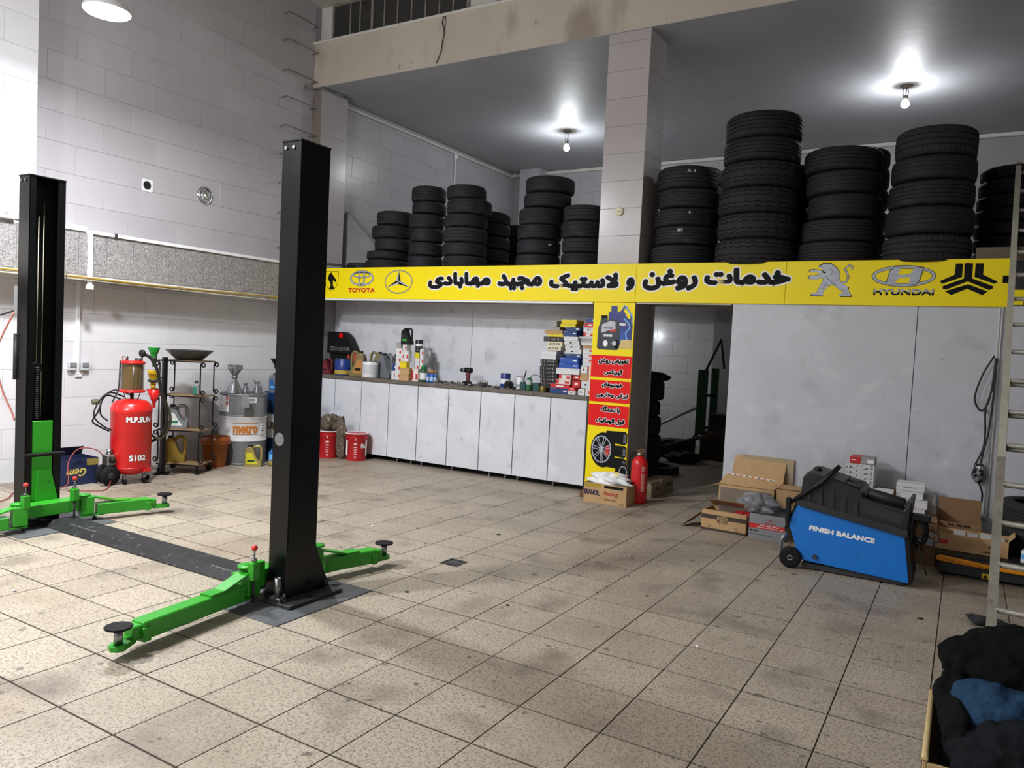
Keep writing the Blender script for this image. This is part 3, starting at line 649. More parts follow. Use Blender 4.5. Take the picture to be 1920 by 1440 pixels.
def can(label, loc, r, h, m, name='tin_can', cat='can', top=None, band=None, group=None, rz=0, txt=None):
    t = thing(name, label, cat, loc, rz, group)
    obj('body', G().lathe([(r*.98, 0), (r, .004), (r, h-.006), (r*.97, h-.003)], n=24), m, t)
    obj('lid', G().lathe([(r*1.02, h-.006), (r*1.02, h), (r*.93, h), (r*.9, h-.004)], n=24), top or STEEL, t)
    if band: obj('paper_label', G().lathe([(r*1.006, band[0]*h), (r*1.006, band[1]*h)], n=24, cap=False), band[2], t)
    return t
GOLD = mat('olive gold plastic', '#8a7f54', .35, .3, var=.15, scale=9); GOLD2 = mat('bright gold plastic', '#a58a3c', .25, .55); GREYJ = mat('grey jug plastic', '#70757b', .35, var=.1)
# open black hard case at the far left of the counter
t = thing('tool_case', 'open black plastic tool case with red tag, at the left end of the worktop', 'case', (-7.98, 8.36, CT))
obj('case_base', G().box(-.28, .27, -.13, .12, .003, .13, b=.02), BLACK, t)
obj('case_lid', G().prism([(-.28, .30), (.22, .30), (.245, .38), (.12, .58), (.05, .62), (-.28, .62)], .02, .13).box(-.25, .23, .06, .12, .1, .33, b=.01), BLACK, t, bevel=.008)
obj('tag', G().box(-.04, .03, .012, .019, .54, .60), RED, t); obj('case_liner', G().box(-.22, .18, .012, .019, .34, .40), mat('scuffed liner', '#3a3a3c', .7, spot=('#c9c9c9', 40, .6, .05)), t)
jug('dark red oil jug at the far left of the worktop, in front of the case', (-7.99, 8.14, CT), .17, .09, .22, mat('dark red jug', '#5d1c22', .4), lab=mat('maroon label', '#7e2a35', .5))
can('blue and gold round tin at the left end of the worktop', (-7.70, 8.15, CT), .122, .235, mat('blue tin', '#1c3a86', .35, var=.2, scale=9), band=(.06, .3, mat('gold band', '#b59a3a', .4)))
jug('orange plastic jug behind the blue tin', (-7.76, 8.42, CT), .22, .12, .345, mat('orange plastic', '#b9522c', .4), flip=True, cap=mat('orange plastic', '#b9522c', .4))
jug('olive gold oil jug, front one of two between the blue tin and white tin', (-7.44, 8.17, CT), .22, .11, .36, GOLD, rz=.25, flip=True, lab=mat('amber label', '#b27b3f', .5)); jug('olive gold oil jug with black cap, rear one of two', (-7.27, 8.38, CT), .22, .11, .36, GOLD, flip=True, rz=.2)
can('plain white round tin in front of the grey oil jugs', (-7.16, 8.12, CT), .112, .225, WHITE, band=(.2, .8, mat('tin paper', '#cfd2d6', .5, var=.25, scale=30)))
jug('large grey oil jug with open grip, left of the white box tower', (-7.00, 8.27, CT), .24, .12, .345, GREYJ, rz=-.15); jug('second grey oil jug behind the large grey one', (-6.93, 8.44, CT), .20, .1, .34, GREYJ, rz=-.1)
t = jug('black oil jug with green lettering on top of the box cluster', (-6.485, 8.07, 1.601), .165, .075, .222, BLACK, lab=mat('black jug label', '#16201a', .5), prints=mat('green jug print', '#3fae3c', .5))
t = can('dark filter can beside the black jug on the cluster', (-6.387, 8.205, 1.567), .052, .105, mat('dark filter can', '#23262e', .4), top=BLACK, band=(.2, .5, WPR))
t = thing('lubricant_bottle', 'small green and white bottle right of the box cluster', 'bottle', (-6.225, 8.12, CT))
obj('body', G().lathe([(.045, 0), (.048, .01), (.048, .15), (.038, .185)], n=20), mat('green bottle', '#1f5a38', .35), t); obj('cap', G().lathe([(.038, .185), (.03, .215), (.012, .228)], n=16), mat('green cap', '#2b7a45', .4), t); obj('paper_label', G().lathe([(.0487, .03), (.0487, .12)], n=20, cap=False), WHITE, t)
for k in range(4):
    t = thing('spray_bottle', f'little blue bottle with orange top, {["leftmost", "second from left", "third from left", "rightmost"][k]} of four beside the green bottle', 'bottle', (-6.135+.036*(k % 4), 8.10+.02*(k % 2), CT), 0, 'little blue bottles on the worktop')
    obj('body', G().lathe([(.016, 0), (.017, .005), (.017, .10), (.009, .125)], n=14), mat('blue bottle', '#1f5fb5', .3), t); obj('cap', G().lathe([(.009, .125), (.009, .165), (.004, .17)], n=12), mat('orange cap', '#d08a3a', .4), t); obj('paper_label', G().lathe([(.0174, .02), (.0174, .075)], n=14, cap=False), mat('pale blue label', '#a9c7e6', .5), t)
# cordless drill standing on its battery
t = thing('cordless_drill', 'dark red and black cordless drill standing on its battery on the worktop', 'drill', (-5.60, 8.25, CT), .15)
DR = mat('dark red drill grip', '#5c1a1e', .45)
obj('battery', G().box(-.055, .05, -.035, .035, 0, .045, b=.008), BLACK, t); obj('grip', G().prism([(-.022, .045), (.028, .045), (.035, .16), (-.015, .16)], -.02, .02), DR, t, bevel=.007)
obj('motor_housing', G().lathe([(.02, .062), (.033, .055), (.036, 0), (.034, -.045)], (0.005, 0, .19), 16, axis='x'), BLACK, t); obj('clutch_ring', G().lathe([(.033, -.045), (.031, -.07)], (0.005, 0, .19), 16, axis='x'), GREYJ, t)
obj('chuck', G().lathe([(.026, -.07), (.024, -.10), (.012, -.118)], (0.005, 0, .19), 16, axis='x'), BLACK, t); obj('drill_bit', G().lathe([(.003, -.118), (.003, -.165)], (0.005, 0, .19), 8, axis='x'), STEEL, t); obj('trigger', G().box(-.032, -.018, -.008, .008, .11, .15, b=.004), DR, t)
can('blue and white tin on the worktop right of the drill', (-5.03, 8.27, CT), .064, .185, mat('blue white tin', '#26367c', .4), top=STEEL, band=(.28, .62, WHITE))
t = can('small white jar with black lid beside the blue and white tin', (-4.80, 8.26, CT), .054, .155, WHITE, name='jar', cat='jar', top=BLACK, band=(.15, .4, BC['grey'][0])); obj('brush_handle', G().tube([(.04, .02, .15), (.055, .02, .2), (.06, .02, .235)], .008), BLACK, t)
t = thing('spray_can', 'silver and green spray can on the worktop before the teal trays', 'spray can', (-4.602, 8.13, CT)); obj('body', G().lathe([(.038, 0), (.04, .006), (.04, .13), (.02, .16)], n=18), mat('green can', '#2c6b3f', .3), t); obj('paper_label', G().lathe([(.0405, .075), (.0405, .128)], n=18, cap=False), mat('silver can label', '#b9bfbd', .3), t); obj('nozzle', G().cyl((0, 0, .16), .012, .022, 12), WHITE, t)
TEAL = mat('dark teal plastic', '#1f4a4a', .5)
def tray(lab, x0, x1, y0, y1, h, m, nm='parts_tray'):
    g = G().box(x0, x1, y0, y1, 0, .004); 
    for a in ((x0, x0+.004, y0, y1), (x1-.004, x1, y0, y1), (x0, x1, y0, y0+.004), (x0, x1, y1-.004, y1)): g.box(*a, .004, h)
    return tag(obj(nm, g, m, None, (0, 0, CT)), lab, 'tray')
tray('teal plastic tray left of the green spray can', -4.745, -4.665, 8.15, 8.33, .095, TEAL); tray('longer teal plastic tray right of the green spray can', -4.56, -4.468, 8.14, 8.34, .095, TEAL)
t = can('low brass-coloured tin near the black box pile', (-4.36, 8.05, CT), .042, .07, mat('brass tin', '#84713a', .35, .5), top=mat('brass tin', '#84713a', .35, .5))
t = thing('battery_pack', 'black battery pack lying beside the blue and white tin', 'battery', (-4.93, 8.2, CT)); obj('body', G().box(-.05, .04, -.05, .05, 0, .075, b=.01), BLACK, t); obj('clip', G().box(-.04, .03, -.03, .03, .075, .09, b=.004), DARK, t)
for i, (x, y, r) in enumerate(((-5.35, 8.27, .02), (-5.305, 8.26, .018), (-5.395, 8.24, .016), (-5.33, 8.18, .014), (-5.375, 8.31, .022))):
    tag(obj('socket', G().lathe([(r, 0), (r, .06), (r*.8, .072), (r*.6, .072), (r*.6, .02)], (x, y, CT), 14), CHROME), f'chrome wrench socket standing on the worktop, {ORD[i]} of five right of the drill', 'socket', 'upright chrome sockets')
tag(obj('wire_coil', G().tube([(-4.56+.09*math.cos(a)*(1-.03*a), 8.2+.02*a/6, CT+.11+.085*math.sin(a)) for a in [i*.25 for i in range(28)]], .004, 6), DARK), 'thin dark wire loop standing beside the black box pile', 'wire')
# loose hand tools on the worktop
random.seed(11); TM = [CHROME, STEEL, DSTEEL, BLACK]
def spanner(L):
    g = G().box(-L/2+.012, L/2-.012, -.005, .005, 0, .006, b=.001)
    g.lathe([(.008, 0), (.013, 0), (.013, .008), (.008, .008), (.008, 0)], (L/2, 0, 0), 12, cap=False)
    g.prism([(-L/2-.012, -.012), (-L/2-.002, -.004), (-L/2-.002, .004), (-L/2-.012, .012), (-L/2+.006, .013), (-L/2+.016, 0), (-L/2+.006, -.013)], 0, .008, 'xy'); return g
def screwdriver(L): return G().lathe([(.004, 0), (.012, .004), (.012, L*.4), (.006, L*.44)], (0, 0, .012), 10, axis='x').lathe([(.0028, L*.44), (.0028, L)], (0, 0, .012), 8, axis='x', mi=1)
def sockt(r): return G().lathe([(r*.6, 0), (r, 0), (r, .035), (r*.6, .035), (r*.6, 0)], (0, 0, r), 12, axis='x', cap=False)
n = 0
for i in range(60):
    x = -6.28+i*.028 + random.uniform(-.01, .01); y = random.choice([8.02, 8.1, 8.2, 8.32, 8.42])+random.uniform(-.03, .03)
    if abs(x+5.6) < .09 and y > 8.12 or x > -4.75: continue
    if x < -5.98 and y < 8.2: y = 8.34
    if abs(x+5.03) < .11 and y > 8.12 or abs(x+4.8) < .1 and y > 8.1 or abs(x+5.35) < .09 and y > 8.1: y = 8.03
    k = i % 4; 
    if k in (0, 2): g = spanner(random.uniform(.10, .17)); nm, lab, m = 'spanner', 'steel spanner', TM[i % 2]
    elif k == 1: g = screwdriver(random.uniform(.12, .16)); nm, lab, m = 'screwdriver', 'dark-handled screwdriver', [TM[3 if i % 3 else 2], STEEL]
    else: g = sockt(random.uniform(.012, .018)); nm, lab, m = 'socket', 'chrome socket lying down', CHROME
    o = obj(nm, g, m, None, (x, y, CT+.0005), (0, 0, random.uniform(-.5, .5) if k != 3 else random.uniform(0, 3)))
    where = 'between the blue bottles and the drill' if x < -5.65 else 'around and right of the drill'
    tag(o, f'{lab} among the loose tools {where}', {'spanner': 'spanner', 'screwdriver': 'screwdriver', 'socket': 'socket'}[nm], f'{nm}s lying {where}')
# ================================================================== tyres
TYM = [mat('tyre rubber', '#222224', .72, spec=.35, var=.3, scale=7, spot=('#303031', 3, .55, .15)), mat('tyre rubber bluish', '#1f2127', .7, spec=.35, var=.3, scale=6), mat('tyre rubber grey', '#29292a', .78, spec=.35, var=.3, scale=8)]
def tyre_mesh(nm, grooves, wave=0, waves=0, n=56, depth=.028, sip=0, m=TYM[0]):
    body = [(.66, .10), (.68, .03), (.78, 0), (.90, .02), (.965, .08)]
    tread = [(.985, .13)]
    for gz in grooves: tread += [(.998, gz-.022), (.998-depth, gz-.014), (.998-depth, gz+.014), (.998, gz+.022)]
    tread += [(.985, .87)]
    prof = body+tread+[(.965, .92), (.90, .98), (.78, 1), (.68, .97), (.66, .90), (.69, .85), (.90, .78), (.93, .5), (.90, .22), (.69, .15)]
    g = G(); vs = []; N = len(prof)
    for j, (r, z) in enumerate(prof):
        tr = len(body) < j < len(body)+len(tread)-1
        for i in range(n):
            a = 2*PI*i/n; zz = z; rr = r
            if tr and waves: zz += wave*(1 if (i//max(1, n//(2*waves))) % 2 else -1)
            if sip and (tr or j in (len(body), len(body)+len(tread)-1, len(body)-1, len(body)+len(tread))) and i % sip == 0 and (z < .3 or z > .7): rr -= .022
            vs.append((rr*math.cos(a), rr*math.sin(a), zz))
    fs = [(j*n+i, j*n+(i+1) % n, ((j+1) % N)*n+(i+1) % n, ((j+1) % N)*n+i) for j in range(N) for i in range(n)]
    g.add(vs, fs, 0, True)
    me = g.mesh(nm, m); me.set_sharp_from_angle(angle=.6); return me
TY = {'rib': tyre_mesh('tyre', (.27, .42, .58, .73)), 'rib2': tyre_mesh('tyre', (.25, .37, .5, .63, .75), m=TYM[2], n=64), 'plain': tyre_mesh('tyre', (.33, .5, .67), depth=.014, m=TYM[1]),
      'sipe': tyre_mesh('tyre', (.3, .5, .7), sip=2, n=96, m=TYM[2]), 'chunk': tyre_mesh('tyre', (.2, .36, .64, .8), wave=.022, waves=24, n=96, depth=.035, sip=4, m=TYM[2])}
CHALK = mat('chalk', '#c9c9c9', .9)
def stack(desc, rows, kinds, grp, lean=0):
    n = len(rows)
    for i, (X, Y, R, z0, z1) in enumerate(rows):
        place = 'topmost' if i == 0 else 'lowest' if i == n-1 else f'{ORD[i]} from the top'
        k = kinds[i % len(kinds)]
        adj = {'rib': 'ribbed', 'rib2': 'finely ribbed', 'plain': 'worn', 'sipe': 'sipe-edged', 'chunk': 'chunky wavy-tread'}[k]
        e = 0 if i == n-1 else .012; o = link('tyre', TY[k], None, (X, Y, z0+.001), (random.uniform(-e, e), random.uniform(-e, e), random.uniform(0, 6.28)))
        o.scale = (R, R, max(.08, z1-z0-.002)); tag(o, f'{adj} tyre, {place} {desc}', 'tyre', grp)
GT = 'used tyres stacked on the gallery'
stack('in the leftmost gallery stack', [(-7.006, 8.36, .269, 3.24, 3.429), (-7.063, 8.36, .286, 3.055, 3.24), (-7.018, 8.35, .27, 2.883, 3.055), (-7.124, 8.36, .302, 2.763, 2.883), (-7.134, 8.36, .31, 2.601, 2.763)], ['rib', 'rib', 'plain', 'plain'], GT)
stack('in the second gallery stack from the left', [(-6.466, 8.383, .235, 3.537, 3.744), (-6.451, 8.381, .233, 3.376, 3.537), (-6.499, 8.392, .242, 3.186, 3.376), (-6.471, 8.377, .229, 2.995, 3.186), (-6.488, 8.388, .238, 2.813, 2.995), (-6.494, 8.392, .242, 2.601, 2.813)], ['rib', 'plain', 'rib2', 'plain'], GT)
stack('in the third gallery stack from the left', [(-5.718, 8.208, .258, 3.499, 3.674), (-5.689, 8.243, .293, 3.307, 3.499), (-5.732, 8.233, .283, 3.137, 3.307), (-5.734, 8.24, .29, 2.946, 3.137), (-5.738, 8.241, .291, 2.773, 2.946), (-5.717, 8.235, .285, 2.601, 2.773)], ['plain', 'rib2', 'rib', 'sipe'], GT)
stack('in the bluish stack behind the third one', [(-5.84, 8.93, .311, 3.309, 3.467), (-5.84, 8.93, .315, 3.13, 3.309), (-5.83, 8.93, .31, 2.96, 3.13), (-5.84, 8.93, .315, 2.78, 2.96), (-5.84, 8.93, .31, 2.601, 2.78)], ['plain'], GT)
stack('in the short stack behind the third and fourth', [(-5.76, 9.72, .307, 3.22, 3.40), (-5.75, 9.72, .31, 3.01, 3.22), (-5.76, 9.72, .31, 2.8, 3.01), (-5.76, 9.72, .31, 2.601, 2.8)], ['plain'], GT)
stack('in the tall stack left of the gallery bulb', [(-4.543, 8.302, .302, 3.519, 3.712), (-4.562, 8.294, .294, 3.341, 3.519), (-4.625, 8.283, .283, 3.138, 3.341), (-4.645, 8.276, .276, 2.959, 3.138), (-4.646, 8.271, .271, 2.779, 2.959), (-4.651, 8.274, .274, 2.601, 2.779)], ['plain', 'plain', 'rib2', 'rib'], GT)
stack('in the stack just left of the pillar', [(-4.05, 8.33, .268, 3.168, 3.352), (-4.073, 8.33, .267, 2.966, 3.168), (-4.055, 8.33, .264, 2.793, 2.966), (-4.06, 8.33, .264, 2.601, 2.793)], ['sipe', 'rib'], GT)
stack('in the stack just right of the pillar', [(-2.80, 8.302, .332, 3.444, 3.69), (-2.78, 8.3, .33, 3.24, 3.444), (-2.80, 8.327, .357, 3.041, 3.24), (-2.79, 8.316, .346, 2.838, 3.041), (-2.82, 8.333, .363, 2.601, 2.838)], ['rib', 'rib2', 'rib'], GT)
stack('in the highest stack, with wavy tread', [(-1.988, 8.237, .387, 3.886, 4.149), (-1.995, 8.24, .39, 3.649, 3.886), (-1.997, 8.246, .396, 3.391, 3.649), (-2.007, 8.255, .405, 3.127, 3.391), (-2.0, 8.255, .405, 2.869, 3.127), (-2.008, 8.26, .41, 2.601, 2.869)], ['rib', 'rib', 'chunk', 'chunk', 'chunk', 'chunk'], GT)
stack('in the stack right of the highest one', [(-1.211, 8.339, .369, 3.52, 3.753), (-1.191, 8.322, .352, 3.293, 3.52), (-1.167, 8.314, .344, 3.055, 3.293), (-1.193, 8.335, .365, 2.836, 3.055), (-1.21, 8.356, .38, 2.601, 2.836)], ['rib', 'plain', 'plain', 'rib2', 'rib2'], GT)
stack('in the wide stack nearest the ladder', [(-.388, 8.194, .344, 3.569, 3.833), (-.394, 8.209, .359, 3.347, 3.569), (-.4, 8.214, .364, 3.115, 3.347), (-.403, 8.227, .377, 2.855, 3.115), (-.41, 8.227, .377, 2.601, 2.855)], ['sipe', 'plain', 'rib', 'plain', 'sipe'], GT)
stack('in the bluish stack behind the ladder top', [(.302, 9.24, .32, 3.547, 3.672), (.299, 9.24, .325, 3.393, 3.547), (.296, 9.24, .33, 3.258, 3.393), (.293, 9.24, .335, 3.119, 3.258), (.294, 9.24, .335, 2.978, 3.119), (.295, 9.24, .336, 2.832, 2.978), (.295, 9.24, .336, 2.601, 2.832)], ['rib', 'plain', 'rib2'], GT)
stack('in the back stack left of the highest one', [(-2.98, 9.08, .33, 3.668, 3.87)]+[(-2.97, 9.08, .335, z, z+.213) for z in (3.455, 3.242, 3.029, 2.816, 2.603)], ['plain'], GT)
stack('in the back stack left of the wide one', [(-1.225, 9.15, .37, 3.758, 3.946)]+[(-1.22, 9.15, .37, z, z+.231) for z in (3.527, 3.296, 3.065, 2.834, 2.603)], ['rib', 'plain'], GT)
stack('in the back stack behind the highest one', [(-1.95, 9.2, .32, 3.64, 3.84)]+[(-1.95, 9.2, .32, z, z+.259) for z in (3.381, 3.122, 2.863, 2.604)], ['plain'], GT)
stack('in the back stack behind the wide one', [(-.36, 9.02, .305, 3.667, 3.913)]+[(-.36, 9.02, .305, z, z+.266) for z in (3.401, 3.135, 2.869, 2.603)], ['plain'], GT)
stack('lying low at the left end of the gallery', [(-7.66, 8.42, .22, 2.601, 2.74)], ['plain'], GT)
# chalk numbers on treads
def chalk(s, X, Y, R, zc, hgt, da, where):
    v = Vector((X, Y)).normalized(); a = math.atan2(-v.y, -v.x)+da
    p = (X+(R+.003)*math.cos(a), Y+(R+.003)*math.sin(a), zc)
    tag(obj('chalk_mark', text_geo(s, height=hgt, bold=.0015), CHALK, None, p, (PI/2, 0, a+PI/2)), f'white chalk scrawl on the tread, on the {where}', 'chalk mark')
chalk('N . 4', -2.80, 8.302, .332, 3.60, .03, .1, 'top tyre right of the pillar'); chalk('4 .', -2.80, 8.327, .357, 3.16, .03, .1, 'third tyre right of the pillar'); chalk('287', -2.79, 8.316, .346, 2.97, .03, -.2, 'fourth tyre right of the pillar'); chalk('291', -4.646, 8.271, .271, 2.88, .022, .5, 'tall stack left of the bulb')
# low plank under the right-hand stacks
tag(obj('wooden_plank', G().box(.0, 1.1, 8.0, 8.5, 2.602, 2.735, b=.006), mat('grey brown wood', '#6f6152', .8, var=.3, scale=5, stretch=(1, 8, 8))), 'grey-brown wooden block on the gallery edge behind the ladder', 'plank')
# fallen pipe braces on the gallery's left end
t = thing('sheet_board', 'large pale board leaning against the left wall of the gallery behind the tyres', 'board', (0, 0, 0))
obj('board', G().add([(-8.26, 8.62, 2.62), (-7.5, 9.1, 2.62), (-7.52, 9.14, 2.66), (-8.20, 8.66, 3.55), (-8.28, 8.70, 3.58), (-8.27, 8.60, 3.45)], [(0, 1, 2, 3, 4, 5)]).add([(-8.28, 8.66, 2.62), (-7.52, 9.16, 2.62), (-7.54, 9.18, 2.66), (-8.22, 8.70, 3.55), (-8.295, 8.73, 3.58)], [(0, 1, 2, 3, 4)]), mat('pale board', '#8f8f8d', .7, var=.2, scale=4), t)

# tyres in the doorway and back room
GB = 'used tyres in the back room'
zs = [1.30, 1.046, .846, .609, .39, .20, .001]
stack('in the column just inside the doorway', [(-3.60+random.uniform(-.03, .03), 9.25, .30, zs[k+1], zs[k]) for k in range(6)], ['rib', 'plain', 'rib2', 'rib'], GB)
tag(obj('rubber_sheet', G().loft([[(-3.58+r*math.cos(a)*(1+.12*math.sin(3*a)), 9.2+r*math.sin(a)*.8, 1.31+h+.02*math.sin(2*a)) for a in [2*PI*i/24 for i in range(24)]] for r, h in ((.05, -.008), (.34, -.006), (.37, .03), (.28, .075), (.05, .10))]), TYM[0]), 'crumpled black rubber tube on top of the doorway tyre column', 'tube')
stack('lying on the floor behind the doorway column', [(-3.62, 10.05, .33, .001, .11)], ['plain'], GB)
for k, (x, y, z, rx, ry) in enumerate(((-4.25, 10.55, .31, 1.3, .5),)):
    o = link('tyre', TY['plain'], None, (x, y, z), (rx, ry, k*1.1)); o.scale = (.32, .32, .2); tag(o, f'black tyre leaning in the dark heap of the back room', 'tyre', GB)

# ================================================================== two-post lift
LP = mat('grey adhesive sealant', '#55585b', .85, var=.3, scale=10, bump=.5, bscale=30)
REDB = mat('red knob', '#c8322d', .35)
def lift_post(x_out, x_in, y0, y1, label, inward, open_face, arms):
    """column between x_out (back) and x_in (toward the other post); inward = +1/-1"""
    t = thing('lift_column', label, 'lift', ((x_out+x_in)/2, (y0+y1)/2, 0), 0, 'two-post car lift')
    w = abs(x_in-x_out)/2; d = (y1-y0)/2; s = inward; th = .008; H = 2.8
    g = G()
    if open_face:
        g.box(min(-s*w, -s*w+s*th), max(-s*w, -s*w+s*th), -d, d, .03, H); g.box(-w, w, -d, -d+th, .03, H); g.box(-w, w, d-th, d, .03, H)
        g.box(min(s*w, s*(w-th)), max(s*w, s*(w-th)), -d, -d+.05, .03, H); g.box(min(s*w, s*(w-th)), max(s*w, s*(w-th)), d-.06, d, .03, H)
    else:
        g.box(min(-s*w, -s*w+s*th), max(-s*w, -s*w+s*th), -d, d, .03, H); g.box(-w, w, -d, -d+th, .03, H); g.box(-w, w, d-th, d, .03, H)
        g.box(min(s*w, s*(w-th)), max(s*w, s*(w-th)), -d, -d+.05, .03, H); g.box(min(s*w, s*(w-th)), max(s*w, s*(w-th)), d-.05, d, .03, H)
    obj('post', g, BLACKP, t, bevel=.003)
    obj('top_cap', G().box(-w-.004, w+.004, -d-.004, d+.004, H, H+.012, b=.003), BLACKP, t)
    for dx in (-.045, .02): obj('cap_bolt', G().cyl((dx, -d-.010, H-.035), .011, .012, 10, axis='y'), STEEL, t)
    obj('base_plate', G().box(-w-.06, w+.11 if s < 0 else w+.05, -d-.07, d+.14, .006, .028, b=.003), DSTEEL, t)
    return t, w, d
near, w, d = lift_post(-3.47, -3.63, 3.25, 3.49, 'tall black lift column in the foreground, closed back toward the camera, with green arms', -1, False, None)
# (closed back faces +x)
obj('gusset', G().prism([(d-.005, .028), (d+.13, .028), (d+.005, .30), (d-.005, .34)], w-.010, w-.001, 'yz'), BLACKP, near)
obj('gusset', G().prism([(-d+.005, .028), (-d-.012, .028), (-d-.012, .30), (-d+.005, .34)], w-.010, w+.001, 'yz'), BLACKP, near)
obj('gusset', G().prism([(-w+.005, .028), (-w-.03, .028), (-w+.005, .22)], -d, -d+.010, 'xz'), BLACKP, near)
obj('cable_slot', G().prism([(.03, .03), (.10, .03), (.10, .09), (.085, .115), (.045, .115), (.03, .09)], w, w+.0015, 'yz'), mat('dark opening', '#020202', .9), near)
obj('round_badge', G().cyl((-.02, -d-.0035, 1.005), .040, .0035, 28, axis='y'), mat('aluminium badge', '#8f9194', .4, .6, var=.3, scale=30), near)
for x, y in ((.10, -.15), (.10, .20), (-.05, -.17), (-.10, .20)):
    obj('anchor_bolt', G().cyl((x, y, .026), .015, .014, 6).cyl((x, y, .04), .008, .035, 10), DSTEEL, near)
obj('plate_hole', G().cyl((.13, .02, .0282), .022, .0012, 20), BLACK, near)
obj('floor_tube', G().lathe([(.020, .03), (.020, .17), (.015, .17), (.015, .04)], (.055, -.165, 0), 18).box(.01, .10, -.19, -.13, .028, .055, b=.006), STEEL, near)
obj('cable_clamp', G().box(-.115, -.08, -.02, .015, .40, .47, b=.004), BLACK, near)
far, w2, d2 = lift_post(-6.56, -6.40, 3.20, 3.48, 'tall black lift column at the left, open side showing chain and green carriage', 1, True, None)
obj('inner_back', G().box(-w2+.008, -w2+.012, -d2+.008, d2-.008, .03, 2.79), mat('dark green black', '#0b0f0e', .5), far)
for y, z0, z1 in ((-.022, .85, 2.50), (.018, .85, 2.62)): obj('cable', G().tube([(-.01, y, z0), (-.01, y, z1)], .0035, 6), mat('bright cable', '#b3aa93', .4, .5), far)
obj('pulley_box', G().box(-.07, -.01, -.07, .0, 2.55, 2.74, b=.004), BLACK, far)
ch = G()
for k in range(24): ch.box(.0, .012, -.035, -.008, .86+k*.018, .86+k*.018+.011, b=.002)
obj('chain', ch, DSTEEL, far); obj('chain_wheel', G().cyl((-.02, -.02, 1.28), .045, .02, 20, axis='x'), BLACK, far)
GC = GREEN
obj('carriage_plate', G().box(.055, .075, -.085, .075, .20, .85, b=.003), GC, far)
obj('carriage_skirt', G().prism([(-.06, .20), (.115, .20), (.06, .44), (-.04, .46)], .076, .092, 'yz'), GC, far)
obj('door_buffer', G().box(.085, .115, -.16, .16, .565, .595, b=.008), RUBBER, far)
obj('side_box', G().box(-.115, -.07, -.15, -.11, 1.70, 1.93, b=.004), mat('grey control box', '#8b8d8f', .5), far); obj('side_cylinder', G().cyl((-.085, -.14, 1.18), .02, .37, 14), DARK, far)
obj('side_hose', G().tube([(-.10, -.15, 1.72), (-.16, -.20, 1.55), (-.20, -.24, 1.35), (-.17, -.2, 1.10), (-.12, -.15, .92), (-.09, -.14, .85)], .008, 8), mat('pinkish hose', '#c27a70', .6), far)
# grouting under the plates (part of the floor)
struct('floor_grout', G().box(-3.80, -3.235, 2.965, 3.77, -.003, .006, b=.003), LP); struct('floor_grout', G().box(-6.75, -6.05, 3.00, 3.76, -.003, .006, b=.003), LP)

def arm(parent, piv, end, pad, up_pivot, knob=None):
    """swing arm built in world coordinates, parented to its column: outer tube, slide, pad; piv/end at tube axis"""
    o = parent.location; P = lambda v: (v[0]-o.x, v[1]-o.y, v[2]-o.z)
    a, b = Vector(P(piv)), Vector(P(end)); q = (b-a); L = q.length; rz = math.atan2(q.y, q.x)
    hw, hh = .048, .048
    e = obj('arm_tube', G().box(0, L, -hw, hw, -hh, hh, b=.006), GREEN, parent, a, (0, 0, rz))
    obj('arm_slide', G().box(L-.02, L+.055, -.036, .036, -.036, .036, b=.006).box(L+.02, L+.075, -.03, .03, -.042, -.012, b=.004), GREEN, e)
    obj('arm_stop', G().box(L-.04, L+.006, -hw-.010, hw+.010, -hh-.006, .02, b=.004), GREEN, e)
    p = Vector(P(pad)); lz = p.z-a.z
    # pad holder
    c = Matrix.Rotation(-rz, 3, 'Z') @ (Vector((p.x, p.y, 0))-Vector((a.x, a.y, 0)))
    obj('pad_holder', G().prism([(L+.03, -.03), (c.x, c.y-.045), (c.x+.03, c.y-.034), (c.x+.045, c.y), (c.x+.03, c.y+.034), (c.x, c.y+.045), (L+.03, .03)], -.05, -.022, 'xy'), GREEN, e, bevel=.003)
    obj('pad_post', G().cyl((c.x, c.y, -.022), .022, lz+.022-.016, 18), STEEL, e)
    obj('rubber_pad', G().lathe([(.055, lz-.016), (.066, lz-.012), (.066, lz-.002), (.058, lz), (.03, lz-.003), (0, lz-.003)], (c.x, c.y, 0), 10, smooth=False), RUBBER, e)
    # inner pivot block, bridging strap and lower fork plate
    obj('pivot_block', G().box(-.13, -.03, -.045, .045, -.035, .115, b=.005), GREEN, e)
    obj('bridge_strap', G().add([(x, y, z+dz) for dz in (0, -.012) for x, z in ((-.14, .118), (-.05, .118), (.16, .060), (.26, .060)) for y in (-.042, .042)],
        [(0, 2, 3, 1), (2, 4, 5, 3), (4, 6, 7, 5), (8, 9, 11, 10), (10, 11, 13, 12), (12, 13, 15, 14), (0, 8, 10, 2), (2, 10, 12, 4), (4, 12, 14, 6), (1, 3, 11, 9), (3, 5, 13, 11), (5, 7, 15, 13), (6, 14, 15, 7), (0, 1, 9, 8)]), GREEN, e)
    obj('lower_fork', G().box(-.13, .05, -.04, .04, -.052, -.040, b=.003), GREEN, e)
    return e
def knob(parent, loc, h=.12):
    o = parent.location; l = (loc[0]-o.x, loc[1]-o.y, loc[2])
    k = obj('lock_housing', G().box(-.026, .026, -.026, .026, 0, h, b=.004), GREEN, parent, l)
    obj('lock_nut', G().cyl((0, 0, h), .016, .02, 6), STEEL, k); obj('lock_rod', G().cyl((0, 0, h+.02), .006, .05, 10), STEEL, k)
    obj('lock_knob', G().lathe([(0, 0), (.012, .003), (.018, .012), (.019, .02), (.014, .032), (0, .036)], (0, 0, h+.066), 16), REDB, k)
    obj('lock_pin', G().cyl((0, 0, -.14), .008, .14, 10), DSTEEL, k)
